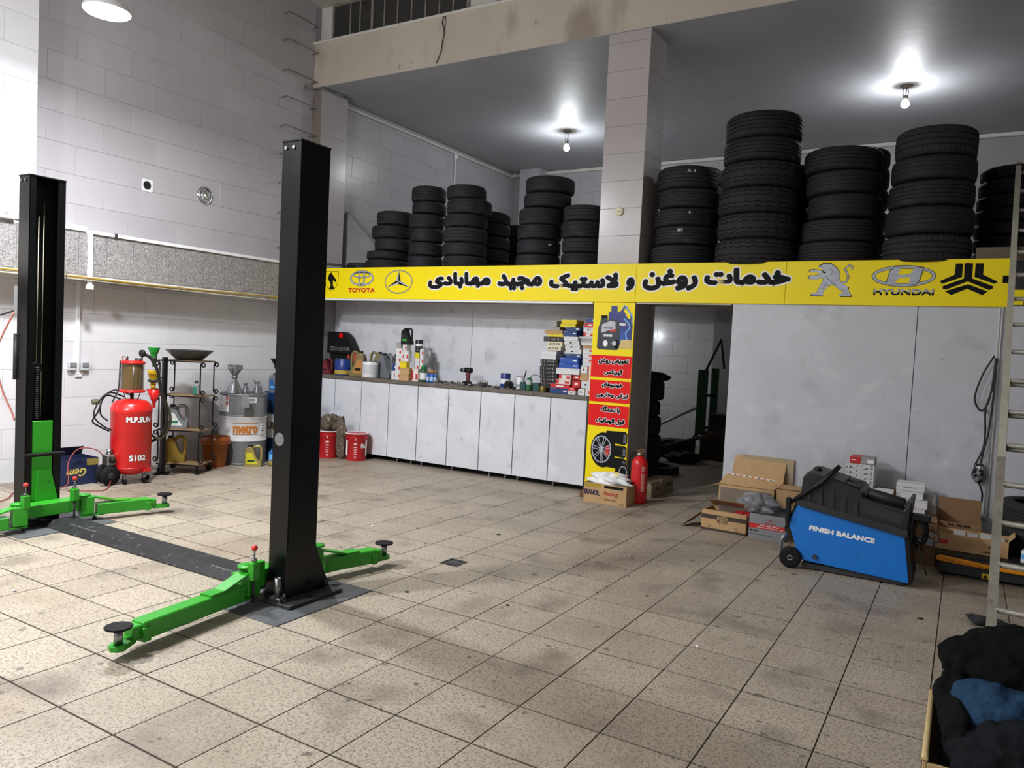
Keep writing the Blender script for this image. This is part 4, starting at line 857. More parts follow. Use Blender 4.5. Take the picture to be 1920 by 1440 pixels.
def gear(parent, loc, r=.07):
    o = parent.location
    obj('toothed_plate', G().lathe([(r, 0), (r, .012), (.02, .012)], (loc[0]-o.x, loc[1]-o.y, loc[2]), 20), GREEN, parent)
# near column: carriage beam inside, two arms
def rel(p, o): return (p[0]-o.location.x, p[1]-o.location.y, p[2])
on, of = near.location, far.location
obj('carriage_beam', G().box(-3.74-on.x, -3.645-on.x, 3.06-on.y, 3.72-on.y, .10, .19, b=.004), GREEN, near)
obj('carriage_block', G().box(-3.645-on.x, -3.60-on.x, 3.08-on.y, 3.20-on.y, .10, .26, b=.004), GREEN, near)
arm(near, (-3.625, 3.03, .10), (-3.545, 2.33, .10), (-3.50, 2.20, .172), .25)
gear(near, (-3.64, 3.10, .235), .06); knob(near, (-3.575, 3.09, .17), .11)
arm(near, (-3.66, 3.76, .10), (-3.565, 4.15, .10), (-3.56, 4.262, .172), .25)
gear(near, (-3.67, 3.70, .235), .05); knob(near, (-3.69, 3.66, .17), .11)
obj('carriage_beam', G().box(-6.385-of.x, -6.25-of.x, 3.09-of.y, 3.62-of.y, .10, .20, b=.004), GREEN, far)
arm(far, (-6.24, 3.70, .10), (-6.14, 4.11, .10), (-6.10, 4.24, .172), .25); gear(far, (-6.27, 3.60, .22), .055); knob(far, (-6.22, 3.50, .20), .10)
arm(far, (-6.24, 3.00, .10), (-6.30, 2.58, .10), (-6.32, 2.46, .172), .25); gear(far, (-6.27, 3.09, .22), .055); knob(far, (-6.20, 3.11, .20), .10)
for x, y in ((-6.26, 3.13), (-6.27, 3.70)): obj('anchor_bolt', G().cyl((x-of.x, y-of.y, .006), .018, .014, 6).cyl((x-of.x, y-of.y, .02), .009, .014, 10), DSTEEL, far)
# floor cover between the posts
cv = thing('cable_cover', 'long low dark steel floor cover between the two lift columns', 'floor cover', (-5.05, 3.435, 0), 0, 'two-post car lift')
CV = mat('dirty black steel cover', '#2e2f31', .55, .1, spec=.3, var=.5, scale=14, spot=[('#5d5e60', 22, .62, .06, .6)])
L_ = 1.34
obj('cover_plate', G().add([(x, y, z) for x, k in ((-L_, 0), (-L_+.12, 1), (1.25, 1)) for y, z in ((-.135, .008), (-.075, .010+.05*k), (.085, .010+.05*k), (.15, .008))], [(0, 1, 2, 3), (0, 4, 5, 1), (1, 5, 6, 2), (2, 6, 7, 3), (4, 8, 9, 5), (5, 9, 10, 6), (6, 10, 11, 7), (8, 11, 10, 9), (0, 3, 7, 4), (4, 7, 11, 8)]), CV, cv)
wr = G()
for a in (-.95, .75):
    for k in range(14): wr.box(a+k*.026, a+k*.026+.018, -.077, -.0735, .0595, .0615)
    for k in range(0, 14, 2): wr.box(a+k*.026, a+k*.026+.003, -.082, -.0735, .054, .0605)
obj('worn_edge', wr, mat('bare bright steel', '#d7dadd', .3, .7), cv)
# floor drain
dr = thing('floor_drain', 'small square metal floor drain with crossed grille, right of the lift', 'drain', (-3.205, 4.655, 0))
obj('frame', G().box(-.075, .075, -.075, -.06, 0, .004).box(-.075, .075, .06, .075, 0, .004).box(-.075, -.06, -.06, .06, 0, .004).box(.06, .075, -.06, .06, 0, .004).box(-.06, .06, -.06, .06, -.001, .0005), DSTEEL, dr)
gg = G()
for k in range(4):
    a = k*PI/4; gg.add([(math.cos(a+b)*rr, math.sin(a+b)*rr, .003) for rr, b in ((.055, -.07), (.055, .07), (.055, PI-.07), (.055, PI+.07))], [(0, 1, 2, 3)])
obj('grille', gg, STEEL, dr)
# ================================================================== left wall fittings
for i, z in enumerate((2.848, 3.332, 3.739, 4.128, 4.507, 4.891, 5.252, 5.66, 6.015)):
    tag(obj('wall_rung', G().tube([(WX, 7.38, z), (WX+.10, 7.36, z+.004), (WX+.13, 7.40, z), (WX+.13, 7.86, z-.005), (WX+.10, 7.90, z), (WX, 7.90, z-.008)], .007, 8), STEEL), f'thin bent steel rung fixed high on the left wall, {ORD[i]} from the bottom', 'rung', 'climbing rungs on the left wall')
t = thing('exhaust_vent', 'round chrome flue cap on the upper left wall', 'vent', (WX, 6.21, 3.33))
obj('collar', G().lathe([(.115, 0), (.115, .006), (.10, .016), (.085, .01), (.078, .01)], n=32, axis='x'), CHROME, t)
obj('dome', G().lathe([(.07, .006), (.072, .03), (.055, .045), (.05, .035), (.035, .04), (.03, .055), (.012, .06), (0, .055)], n=32, axis='x'), CHROME, t)
t = thing('flue_hole', 'open round pipe hole with square white plate on the upper left wall', 'vent', (WX, 5.43, 3.30))
sq = G(); n_ = 24; sq.add([(.008, .072*(1 if math.cos(a) > 0 else -1) if abs(math.cos(a)) >= abs(math.sin(a)) else .072*math.tan(PI/2-a)*(1 if math.sin(a) > 0 else -1), .072*(1 if math.sin(a) > 0 else -1) if abs(math.sin(a)) > abs(math.cos(a)) else .072*math.tan(a)*(1 if math.cos(a) > 0 else -1)) for a in [2*PI*(i+.5)/n_ for i in range(n_)]]+[(.008, .05*math.cos(a), .05*math.sin(a)) for a in [2*PI*(i+.5)/n_ for i in range(n_)]], [(i, (i+1) % n_, (i+1) % n_+n_, i+n_) for i in range(n_)])
obj('plate', sq, WHITE, t); obj('pipe_wall', G().lathe([(.05, .008), (.05, -.02), (.04, -.02)], n=24, axis='x', cap=False), WHITE2, t)
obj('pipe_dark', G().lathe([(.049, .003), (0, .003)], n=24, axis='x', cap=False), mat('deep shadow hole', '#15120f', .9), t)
# cable trunking on the ledge
t = thing('cable_trunking', 'white cable trunking along the top edge of the granite ledge', 'cable duct', (0, 0, 0))
obj('duct', G().box(-7.955, -7.925, 4.56, YF, 2.60, 2.635, b=.002), WHITE, t); obj('duct', G().box(-7.955, -7.93, 4.02, 4.53, 2.615, 2.645, b=.002), WHITE, t)
obj('drop_duct', G().box(-7.951, -7.928, 4.555, 4.60, 2.05, 2.635, b=.002), WHITE, t); obj('drop_cap', G().box(-7.955, -7.915, 4.545, 4.61, 2.02, 2.07, b=.004), WHITE, t)
obj('cable_clip', G().box(-7.955, -7.92, 4.83, 4.86, 2.595, 2.642), DARK, t); obj('cable_clip', G().box(-7.955, -7.92, 4.96, 4.975, 2.60, 2.64), WHITE, t)
t = thing('camera_box', 'small white plastic box on top of the granite ledge beside the black column', 'box', (-7.97, 4.46, 2.626)); obj('body', G().box(-.03, .03, -.09, .09, 0, .045, b=.012), WHITE, t); obj('slot', G().box(.0302, .031, -.06, .0, .010, .016), DARK, t)
t = thing('wall_lamp_globe', 'small round white lamp on the ledge at the left edge', 'lamp', (-7.92, 3.735, 2.71)); obj('globe', G().lathe([(.001, -.055), (.035, -.045), (.055, 0), (.035, .045), (.001, .055)], n=20), WHITE, t); obj('holder', G().box(-.03, .03, -.06, .10, -.09, -.05, b=.008), WHITE, t)
# pipes under the ledge
t = thing('gas_pipe', 'pair of yellow pipes running under the granite ledge', 'pipe', (0, 0, 0)); YP_ = mat('yellow brass pipe', '#c3a24a', .35, .4, var=.2, scale=10)
obj('pipe', G().tube([(-7.905, y, 2.135+.006*math.sin(y*2)) for y in [2.5+.25*k for k in range(22)]], .011, 10), YP_, t); obj('pipe', G().tube([(-7.915, y, 2.108+.008*math.sin(y*1.5+1)) for y in [2.5+.25*k for k in range(22)]], .009, 10), mat('pale pipe', '#c9c3ae', .4, .2), t)
for y in (4.3, 5.6, 6.9): obj('pipe_clip', G().box(-7.935, -7.89, y, y+.015, 2.095, 2.15, b=.003), STEEL, t)
# conduit with sockets on the lower wall
t = thing('socket_conduit', 'white surface conduit with two grey sockets on the left wall', 'conduit', (WX, 4.66, 0))
obj('conduit', G().box(0, .022, -.02, .02, 1.10, 2.14, b=.003), WHITE, t); obj('conduit_bend', G().box(0, .022, -.02, .05, 1.08, 1.11, b=.003), WHITE, t)
SOC = mat('grey socket plastic', '#b9bcc0', .4)
for y in (-.105, .03): s_ = obj('socket_box', G().box(0, .05, y, y+.085, 1.15, 1.24, b=.006), SOC, t); obj('socket_lid', G().box(.05, .058, y+.006, y+.079, 1.19, 1.237, b=.003), mat('dark grey lid', '#7e8286', .4), s_)
# air hose on the floor behind the far column
tag(obj('air_hose', G().tube([(-7.3, 3.3, .012), (-7.5, 3.6, .012), (-7.75, 3.8, .012), (-7.7, 4.05, .012), (-7.6, 4.2, .05), (-7.68, 4.25, .25), (-7.70, 4.34, .37), (-7.68, 4.44, .39), (-7.66, 4.56, .34), (-7.64, 4.63, .2), (-7.55, 4.62, .08), (-7.4, 4.5, .012), (-7.3, 4.35, .012), (-7.5, 4.15, .012)], .0055, 8), mat('thin red hose', '#8e3a38', .6)), 'thin red air hose looping in front of the blue box', 'hose')
tag(obj('power_cable', G().tube([(-7.9, 3.2, 1.72), (-7.6, 3.15, 1.64), (-7.2, 3.15, 1.62), (-6.9, 3.2, 1.68), (-6.68, 3.3, 1.76)], .007, 8), DARK), 'dark grey power cable reaching the left lift column from the left', 'cable')

# ================================================================== cardboard carton builder (open or closed)
def carton_box(label, loc, w, d, h, m, rz=0, flaps=(), group=None, open_=True, inside=KIN, bands=(), texts=(), name='cardboard_box', th=.005, skew=0):
    """w along local x, d along local y, front face at y=0. flaps: (side, angle, length): side in f,b,l,r; angle 0 = closed lid, 90 = upright, 180 = hanging"""
    t = thing(name, label, 'box', loc, rz, group)
    g = G().box(0, w, 0, th, 0, h).box(0, w, d-th, d, 0, h).box(0, th, th, d-th, 0, h).box(w-th, w, th, d-th, 0, h).box(th, w-th, th, d-th, 0, th)
    if not open_: g.box(0, w/2-.001, 0, d, h-th, h).box(w/2+.001, w, 0, d, h-th, h)
    obj('carton_body', g, m, t)
    for side, ang, L in flaps:
        a = math.radians(ang); dx, dz = math.cos(a)*L, math.sin(a)*L; u, v = -math.sin(a)*th*.7, math.cos(a)*th*.7
        if side == 'b': P = [(d-dx, h+dz), (d, h), (d+u, h+v), (d-dx+u, h+dz+v)]; g = G().prism(P, .004, w-.004, 'yz')
        if side == 'f': P = [(dx, h+dz), (0, h), (-u, h+v), (dx-u, h+dz+v)]; g = G().prism(P, .004, w-.004, 'yz')
        if side == 'l': P = [(dx, h+dz), (0, h), (-u, h+v), (dx-u, h+dz+v)]; g = G().prism(P, .004, d-.004, 'xz')
        if side == 'r': P = [(w-dx, h+dz), (w, h), (w+u, h+v), (w-dx+u, h+dz+v)]; g = G().prism(P, .004, d-.004, 'xz')
        obj('flap', g, m, t)
    for (a, b, c, e, mm) in bands: obj('printed_band', G().box(a*w, b*w, -.0012, -.0001, c*h, e*h), mm, t)
    for (s, a, b, c, e, bold, mm, *sh) in texts: text(t, s, mm, (0, -.0022, 0), box=(a*w, b*w, c*h, e*h), bold=bold, shear=sh[0] if sh else 0)
    return t

carton_box('dark blue printed carton upside down by the left wall behind the lift column', (-7.77, 4.08, 0), .54, .34, .28, NAVY, rz=PI/2-.04, inside=KIN, flaps=(('f', 95, .03),), texts=(('Gem', .60, .92, .35, .7, .004, mat('gold print', '#b5a25a', .5)),)) if False else None
t = carton_box('dark blue printed carton by the left wall behind the lift column', (-7.77, 4.06, 0), .545, .33, .27, mat('dark blue carton', '#172246', .6), rz=PI/2-.03, flaps=(('b', 60, .10),), bands=((.78, 1, .72, .97, mat('dull gold', '#8d7c3d', .5)),))
# upside-down gold script, as in the place
gsc = text_geo('Gem', box=(-.10, .10, -.042, .042), bold=.003, shear=.3); gsc.xf(Matrix.Rotation(PI, 4, 'Z'))
obj('lettering', gsc, mat('gold print', '#c9b85f', .5), t, (.33, -.0022, .13), FRONT)

# ================================================================== red oil drainer tank
t = thing('oil_drainer', 'tall red wheeled oil drain tank lettered M.P.SUN S102 with gauge on top', 'tank', (-7.58, 4.85, 0))
tk = obj('tank_body', G().lathe([(0, .085), (.09, .09), (.16, .115), (.195, .155), (.2, .17), (.2, .76), (.203, .765), (.203, .785), (.2, .79), (.19, .83), (.15, .87), (.08, .89), (0, .893)], n=48), REDP, t)
for z in (.172, .758): obj('weld_seam', G().lathe([(.2, z-.004), (.2035, z), (.2, z+.004)], n=48, cap=False), REDP, t)
face = math.atan2(-4.85, 7.58)      # direction from the tank to the camera
def wrap(s, zc, hh, r, ang_c, half, m, bold, nm='lettering', rr=0, parent=t):
    g = text_geo(s, box=(-half, half, -hh/2, hh/2), bold=bold)
    g.v = [((r+rr+v[2])*math.cos(ang_c+v[0]/r), (r+rr+v[2])*math.sin(ang_c+v[0]/r), zc+v[1]) for v in g.v]
    return obj(nm, g, m, parent)
wrap('M.P.SUN', .686, .070, .2, face+.42, .135, INK, .0068, 'lettering_outline', .001); wrap('M.P.SUN', .686, .062, .2, face+.42, .131, WPR, .0038, rr=.0026)
wrap('S102', .283, .072, .2, face+.35, .088, INK, .0070, 'lettering_outline', .001); wrap('S102', .283, .064, .2, face+.35, .084, WPR, .0042, rr=.0026)
obj('gauge_post', G().cyl((0, 0, .88), .018, .09, 12), BLACK, t); 
for a in (.6, 2.5, 4.4): obj('stay_rod', G().tube([(.06*math.cos(a), .06*math.sin(a), .885), (.085*math.cos(a), .085*math.sin(a), .965)], .005), STEEL, t)
obj('gauge_base', G().lathe([(.03, .955), (.125, .96), (.128, .985), (.11, .99)], n=36), REDP, t)
GLS = mat('oily glass', '#b59a6a', .08, alpha=.75, var=.3, scale=4)
obj('gauge_oil', G().lathe([(.095, .99), (.095, 1.255)], n=36), mat('brown old oil film', '#6d5230', .35, var=.55, scale=3.5, stretch=(1, 1, 2.2)), t); obj('gauge_glass', G().lathe([(.103, .99), (.103, 1.262)], n=36, cap=False), GLS, t)
for k in range(4):
    a = face+PI/4*0+k*PI/2+.1; obj('tie_rod', G().cyl((.109*math.cos(a), .109*math.sin(a), .985), .0035, .28, 8), STEEL, t)
sc_ = G()
for k in range(12): sc_.v += []; a0 = face+.45; sc_.add([(.1045*math.cos(a0+q), .1045*math.sin(a0+q), 1.02+.018*k+dz) for q, dz in ((0, 0), (.16 if k % 3 else .26, 0), (.16 if k % 3 else .26, .003), (0, .003))], [(0, 1, 2, 3)])
obj('gauge_scale', sc_, INK, t)
obj('gauge_cap', G().lathe([(.112, 1.262), (.122, 1.266), (.122, 1.285), (.10, 1.295), (0, 1.297)], n=36), REDP, t)
obj('pressure_dial', G().cyl((.03, .07, 1.375), .038, .03, 20, axis='y').cyl((.03, .085, 1.29), .008, .06, 8), BLACK, t); obj('fitting', G().box(-.01, .07, .02, .07, 1.295, 1.325, b=.008), STEEL, t); obj('fitting', G().cyl((-.07, -.02, 1.295), .012, .04, 8), STEEL, t); obj('fitting', G().cyl((-.05, -.04, 1.295), .009, .05, 8), STEEL, t)
obj('top_valve', G().tube([(-.09, -.05, 1.29), (-.10, -.06, 1.33), (-.05, -.03, 1.345)], .008), CHROME, t)
obj('drain_hose', G().tube([(.02, .10, 1.37), (.06, .16, 1.33), (.10, .22, 1.2), (.10, .26, 1.02), (.11, .31, .85), (.11, .34, .72), (.09, .35, .58), (.05, .31, .47), (0, .25, .42), (-.02, .21, .40)], .017, 12), mat('black drain hose', '#1d1c18', .45), t)
obj('drain_hose', G().tube([(.0, .22, .50), (.06, .30, .44), (.12, .36, .55), (.13, .37, .70), (.10, .33, .86)], .013, 10), mat('olive hose', '#3b372a', .5), t)
obj('cable_bundle', G().tube([(-.10, -.02, .86), (-.16, -.16, .92), (-.10, -.26, .88), (-.06, -.33, .76), (-.10, -.36, .66), (-.05, -.30, .60), (0, -.24, .56)], .009, 8).tube([(-.14, 0, .90), (-.14, -.16, .95), (-.10, -.30, .86), (-.08, -.36, .72), (-.02, -.3, .62), (.02, -.22, .57)], .008, 8).tube([(-.02, .02, .92), (-.10, -.12, .98), (-.12, -.24, .90), (-.10, -.28, .74), (-.06, -.22, .66)], .008, 8), BLACK, t)
obj('hose_nozzle', G().lathe([(.018, 0), (.03, .01), (.03, .06), (.016, .08)], (-.12, -.36, .86), 12, axis='y'), mat('olive nozzle', '#5d5a44', .6), t)
obj('gauge_tube', G().tube([(-.03, -.12, 1.30), (-.03, -.125, 1.1), (-.035, -.13, 1.0), (-.05, -.15, .92), (-.08, -.17, .85)], .008, 8), DSTEEL, t)
obj('catch_funnel', G().lathe([(.015, .80), (.02, .88), (.075, 1.0), (.079, 1.0), (.025, .87)], (-.02, .27, -.02), 20, cap=False), REDP, t)
for a in (face-.3, face+.9, face+1.9):
    x, y = .17*math.cos(a), .17*math.sin(a); c = obj('caster', G().cyl((x, y-.012, .035), .033, .024, 18, axis='y'), RUBBER, t); obj('caster_fork', G().box(x-.016, x+.016, y-.018, y+.018, .055, .10, b=.003), STEEL, c)
WC = (-.03, -.285, 0)
for dx in (-.10, ): 
    o = obj('wheel', G().lathe([(.035, -.02), (.10, -.018), (.104, 0), (.10, .018), (.035, .02)], (-.10, -.22, .105), 28, axis='x'), RUBBER, t); obj('wheel_hub', G().lathe([(0, -.024), (.03, -.022), (.045, -.012), (.045, .012), (.03, .024), (0, .026)], (-.10, -.22, .105), 18, axis='x'), DARK, o)
o = obj('wheel', G().lathe([(.035, -.02), (.10, -.018), (.104, 0), (.10, .018), (.035, .02)], (.06, -.255, .105), 28, axis='x'), RUBBER, t); obj('wheel_hub', G().lathe([(0, -.024), (.03, -.022), (.045, -.012), (.045, .012), (.03, .024), (0, .026)], (.06, -.255, .105), 18, axis='x'), DARK, o)
obj('axle', G().tube([(-.13, -.22, .105), (.08, -.255, .105)], .01).box(-.06, .04, -.25, -.1, .15, .18, b=.004), DSTEEL, t)
obj('air_pump', G().box(-.06, .05, -.28, -.19, .20, .32, b=.012).cyl((.0, -.235, .32), .028, .05, 14), STEEL, t); obj('pump_knob', G().lathe([(.022, 0), (.03, .01), (.022, .04)], (.055, -.235, .26), 14, axis='x'), BLACK, t)
obj('side_bracket', G().box(.165, .215, .02, .10, .13, .16, b=.003), REDP, t)

# ---- tall black funnel stand behind it
t = thing('funnel_stand', 'tall black post stand holding coloured funnels between the red tank and the iron rack', 'stand', (-7.765, 5.355, 0))
obj('post', G().box(-.024, .024, -.024, .024, .02, 1.33, b=.004), BLACKP, t); obj('foot', G().box(-.10, .10, -.02, .02, 0, .02, b=.003).box(-.02, .02, -.10, .10, 0, .02, b=.003), BLACKP, t)
obj('bracket', G().box(-.008, .008, -.14, -.02, 1.285, 1.3).box(-.008, .008, -.14, -.02, 1.09, 1.105), DSTEEL, t)
def funnel(label, loc, r, h, m, r2=.012):
    f = thing('funnel', label, 'funnel', loc); obj('cone', G().lathe([(r2, -h*.35), (r2*1.3, 0), (r, h), (r*1.05, h), (r*1.03, h*.97), (r2*1.1, 0)], n=24, cap=False), m, f); obj('spout', G().lathe([(r2*.8, -h*.35-.06), (r2, -h*.35)], n=14), m, f)
    obj('clamp', G().lathe([(r2*1.5, -.02), (r2*1.9, -.015), (r2*1.9, .005), (r2*1.5, .01)], n=14), DSTEEL, f)
funnel('green plastic funnel on top of the black post stand', (-7.765, 5.215, 1.32), .062, .115, mat('green plastic', '#128a2c', .35), .02)
funnel('yellow plastic funnel half way up the black post stand', (-7.765, 5.215, 1.07), .062, .11, mat('yellow plastic', '#d8b20d', .35), .03)

# ================================================================== wrought iron rack with wooden shelves
IR = mat('black wrought iron', '#141414', .45, .3); WOOD = mat('worn wood shelf', '#8d7252', .7, var=.35, scale=5, stretch=(2, 14, 8))
t = thing('iron_rack', 'black wrought iron rack with scrolled posts and four wooden shelves on casters', 'rack', (-7.45, 5.60, 0), math.atan2(.46, .88))
RW, RD = .50, .34      # origin = front right corner, x runs to -RW
LV = [.115, .505, .90, 1.30]
for z in LV: obj('shelf', G().box(-RW, .0, 0, RD, z-.014, z, b=.002), WOOD, t); obj('shelf_rim', G().box(-RW-.004, .004, -.006, -.001, z-.018, z-.004).box(-RW-.004, .004, RD+.001, RD+.006, z-.018, z-.004), IR, t)
def scroll(cx, cz, r, a0, dirn, turns=1.15, n=14): return [(cx+r*(1-.55*i/n)*math.cos(a0+dirn*turns*2*PI*i/n), cz+r*(1-.55*i/n)*math.sin(a0+dirn*turns*2*PI*i/n)) for i in range(n+1)]
for za, zb in zip(LV, LV[1:]):
    for x, s in ((0, 1), (-RW, -1)):
        for y in (0, RD):
            r = .030
            top = scroll(x+s*(-.012)+s*r, zb-.045, r, PI if s > 0 else 0, -1 if s > 0 else 1)
            bot = scroll(x+s*(-.012)+s*r, za+.045, r, PI if s > 0 else 0, 1 if s > 0 else -1)
            path = list(reversed(top))+bot
            obj('scroll_post', G().tube([(p[0], y, p[1]) for p in path], .0085, 6), IR, t)
for x in (-.03, -RW+.03):
    for y in (.02, RD-.02):
        c = obj('caster', G().cyl((x, y-.012, .032), .031, .022, 16, axis='y'), RUBBER, t); obj('caster_fork', G().box(x-.014, x+.014, y-.017, y+.017, .05, .10, b=.003), IR, c)
def rk(x, y, z):   # rack local to world
    a = math.atan2(.46, .88); return (-7.45+x*math.cos(a)-y*math.sin(a), 5.60+x*math.sin(a)+y*math.cos(a), z)
p = rk(-.23, .17, 1.301)
tag(obj('drain_pan', G().lathe([(0, 0), (.13, 0), (.145, .008), (.265, .115), (.27, .118), (.262, .118), (.14, .014), (0, .006)], n=40, cap=False), mat('dark zinc pan', '#75787a', .4, .7, var=.35, scale=7), None, p), 'wide dark metal drain pan on the top shelf of the iron rack', 'pan')
p = rk(-.115, .12, .901); t2 = thing('fluid_bottle', 'small green labelled bottle on the second shelf from the top of the iron rack', 'bottle', p)
obj('body', G().box(-.036, .036, -.022, .022, 0, .14, b=.012), mat('clear grey plastic', '#8e9592', .3), t2); obj('paper_label', G().box(-.034, .034, -.0235, -.0225, .01, .10), mat('green bottle label', '#2c7f6d', .5), t2); obj('cap', G().cyl((0, 0, .14), .02, .03, 14), DSTEEL, t2)
p = rk(-.36, .17, .506); t3 = jug('silver grey oil jug with white label on the middle shelf of the iron rack', p, .24, .12, .27, mat('silver jug', '#8d9296', .3, .3), rz=.75, lab=mat('white label', '#dfe3df', .5), prints=mat('green label print', '#2f7a52', .5))
p = rk(-.36, .14, .116); jug('shiny gold oil jug on the bottom shelf of the iron rack', p, .24, .11, .30, GOLD2, rz=.75)
b_ = thing('plastic_bucket', 'orange brown plastic bucket behind the iron rack at the bottom', 'bucket', (-7.83, 6.11, 0))
OB = mat('orange brown plastic', '#9a4f14', .4, var=.35, scale=5)
obj('body', G().lathe([(.125, 0), (.155, .28), (.168, .285), (.172, .33), (.165, .37), (.158, .37), (.15, .29), (.12, .01), (0, .01)], n=32, cap=False), OB, b_); obj('rim', G().lathe([(.172, .285), (.178, .288), (.178, .30), (.172, .303)], n=32, cap=False), OB, b_)

# ================================================================== drums
DG = mat('grey drum paint', '#83888b', .35, .4, var=.2, scale=6, stretch=(1, 1, 3)); DW = mat('white drum paint', '#d4d5d6', .3, var=.08, scale=5)
def drum(label, loc, mb, mm, mt):
    t = thing('oil_drum', label, 'drum', loc); R = .285
    def rib(z): return [(R, z-.018), (R+.009, z-.006), (R+.009, z+.006), (R, z+.018)]
    obj('drum_base', G().lathe([(R-.01, 0), (R+.006, .003), (R+.006, .015), (R, .02)]+[(R+(.002 if k % 2 else 0), .03+.022*k) for k in range(12)]+rib(.305)[:2], n=56), mb, t)
    obj('drum_middle', G().lathe(rib(.305)[1:]+rib(.60)[:3], n=56, cap=False), mm, t)
    obj('drum_top', G().lathe(rib(.60)[2:]+[(R+(.002 if k % 2 else 0), .635+.022*k) for k in range(10)]+[(R, .865), (R+.006, .872), (R+.006, .885), (R-.004, .885), (R-.006, .872), (0, .872)], n=56), mt, t)
    return t
d1 = drum('grey and white steel oil drum lettered metro, standing right of the iron rack', (-7.88, 6.56, 0), DG, DW, DG)
fa_ = math.atan2(-6.56, 7.88); ORP = mat('orange print', '#c0762f', .5)
wrap('metro', .452, .105, .288, fa_+.12, .155, ORP, .007, rr=.001, parent=d1)
for z in (.385, .525):
    g = G(); n = 16; aa = [fa_+.12-.55+1.1*i/n for i in range(n+1)]
    g.add([(.290*math.cos(a), .290*math.sin(a), zz) for zz in (z, z+.008) for a in aa], [(i, i+1, i+1+n+1, i+n+1) for i in range(n)]); obj('printed_line', g, ORP, d1)
def patch(par, a0, a1, z0, z1, m, r=.2905, nm='paper_label', n=8):
    g = G(); g.add([(r*math.cos(a0+(a1-a0)*i/n), r*math.sin(a0+(a1-a0)*i/n), z) for z in (z0, z1) for i in range(n+1)], [(i, i+1, i+n+2, i+n+1) for i in range(n)]); return obj(nm, g, m, par)
patch(d1, fa_-1.35, fa_-.62, .66, .86, WHITE, .2925); patch(d1, fa_+.02, fa_+.55, .78, .85, WHITE, .2925); patch(d1, fa_+.75, fa_+1.15, .38, .52, WHITE, .2925)
for z in (.695, .715, .74, .80, .82): patch(d1, fa_-1.3, fa_-.98, z, z+.006, BC['grey'][0], .2932, 'label_line', 4)
for a, z in ((-.72, .815), (-.72, .745)): patch(d1, fa_+a-.07, fa_+a+.05, z, z+.045, mat('hazard red', '#cf5a55', .5), .2932, 'hazard_mark', 3)
for z in (.79, .805, .825): patch(d1, fa_+.07, fa_+.48, z, z+.007, INK, .2932, 'label_line', 4)
for z in (.42, .45, .48): patch(d1, fa_+.85, fa_+1.05, z, z+.009, INK, .2932, 'label_line', 4)
d2_ = drum('dark blue and white steel oil drum half hidden by the foreground lift column', (-7.80, 7.20, 0), mat('navy drum paint', '#14305c', .35), DW, mat('navy drum paint', '#14305c', .35))
wrap('UNIT', .455, .10, .288, math.atan2(-7.2, 7.8)-.45, .14, mat('brown print', '#5c4632', .5), .006, rr=.001, parent=d2_)
def mpitcher(label, loc, r, h, neck, spout=False, nm='metal_funnel', rt=None):
    f = thing(nm, label, 'funnel', loc); obj('cone', G().lathe([(r, 0), (r, .008), (neck, h*.8), (neck, h*.9), (neck*1.5, h*.93), (neck*1.4, h), (neck*.9, h)], n=28), GALV, f)
    if spout: obj('spout', G().tube([(-neck, -neck*.5, h*.8), (-neck*2.2, -neck*1.0, h*1.05), (-neck*3.0, -neck*1.4, h*1.18)], [.010, .008, .006], 8), GALV, f); obj('handle', G().tube([(neck, neck*.6, h*.85), (neck*2.4, neck*1.4, h*.7), (r*.8, r*.45, h*.25)], .005, 6), GALV, f)
    return f
mpitcher('large upturned tin funnel cone on the metro drum, under the top funnel', (-7.87, 6.40, .886), .105, .215, .03)
f = thing('metal_funnel', 'ribbed tin funnel stacked highest on the metro drum', 'funnel', (-7.87, 6.40, 1.09)); obj('cone', G().lathe([(.022, 0), (.03, .02), (.085, .10), (.09, .12), (.086, .125), (.093, .145), (.098, .15), (.092, .15), (.08, .12), (.02, .02)], n=32, cap=False), GALV, f); obj('handle_ring', G().tube([(.095+.014*math.cos(a), .03, .12+.016*math.sin(a)) for a in [i*.5 for i in range(13)]], .003, 6), GALV, f)
mpitcher('small tin cone can in the middle of the metro drum lid', (-7.84, 6.55, .886), .052, .13, .018); mpitcher('tin spouted measure at the right of the metro drum lid', (-7.80, 6.70, .886), .062, .15, .020, True)
tag(obj('tin_disc', G().cyl((0, 0, 0), .042, .004, 28, axis='y').box(-.05, .05, -.001, .003, -.13, -.02, b=.001), mat('dull grey tin', '#8c8f90', .5, .5), None, rot=(0, 0, 0), loc=(-7.565, 6.32, .865)), 'dull round tin tag hanging over the front rim of the metro drum', 'tag').rotation_euler = (0, 0, .87)
jug('grey oil jug with blue label on the dark blue drum', (-7.83, 7.05, .886), .20, .11, .25, GREYJ, lab=mat('blue jug label', '#2a5d9e', .5), prints=PLB, flip=False)
f = funnel('black plastic funnel stuck in the grey jug on the blue drum', (-7.83, 7.04, 1.22), .085, .11, BLACK, .02)
f2 = tag(obj('black_pan', G().lathe([(0, 0), (.09, 0), (.13, .08), (.135, .082), (.12, .075), (.085, .006), (0, .006)], n=28, cap=False), BLACK, None, (-7.80, 7.26, .886)), 'black plastic bowl on the dark blue drum behind the lift column', 'bowl')
jug('olive gold oil jug with yellow label on the floor before the metro drum', (-7.535, 6.45, 0), .20, .10, .26, mat('dirty gold plastic', '#9a8b50', .35, .3), rz=.72, lab=mat('yellow jug label', '#c5c020', .5), prints=mat('dark green print', '#25401c', .5))
jug('small blue bottle jug on the floor beside the olive gold jug', (-7.48, 6.72, 0), .12, .07, .2, mat('blue jug plastic', '#2465a6', .35), rz=.7, lab=PLB)
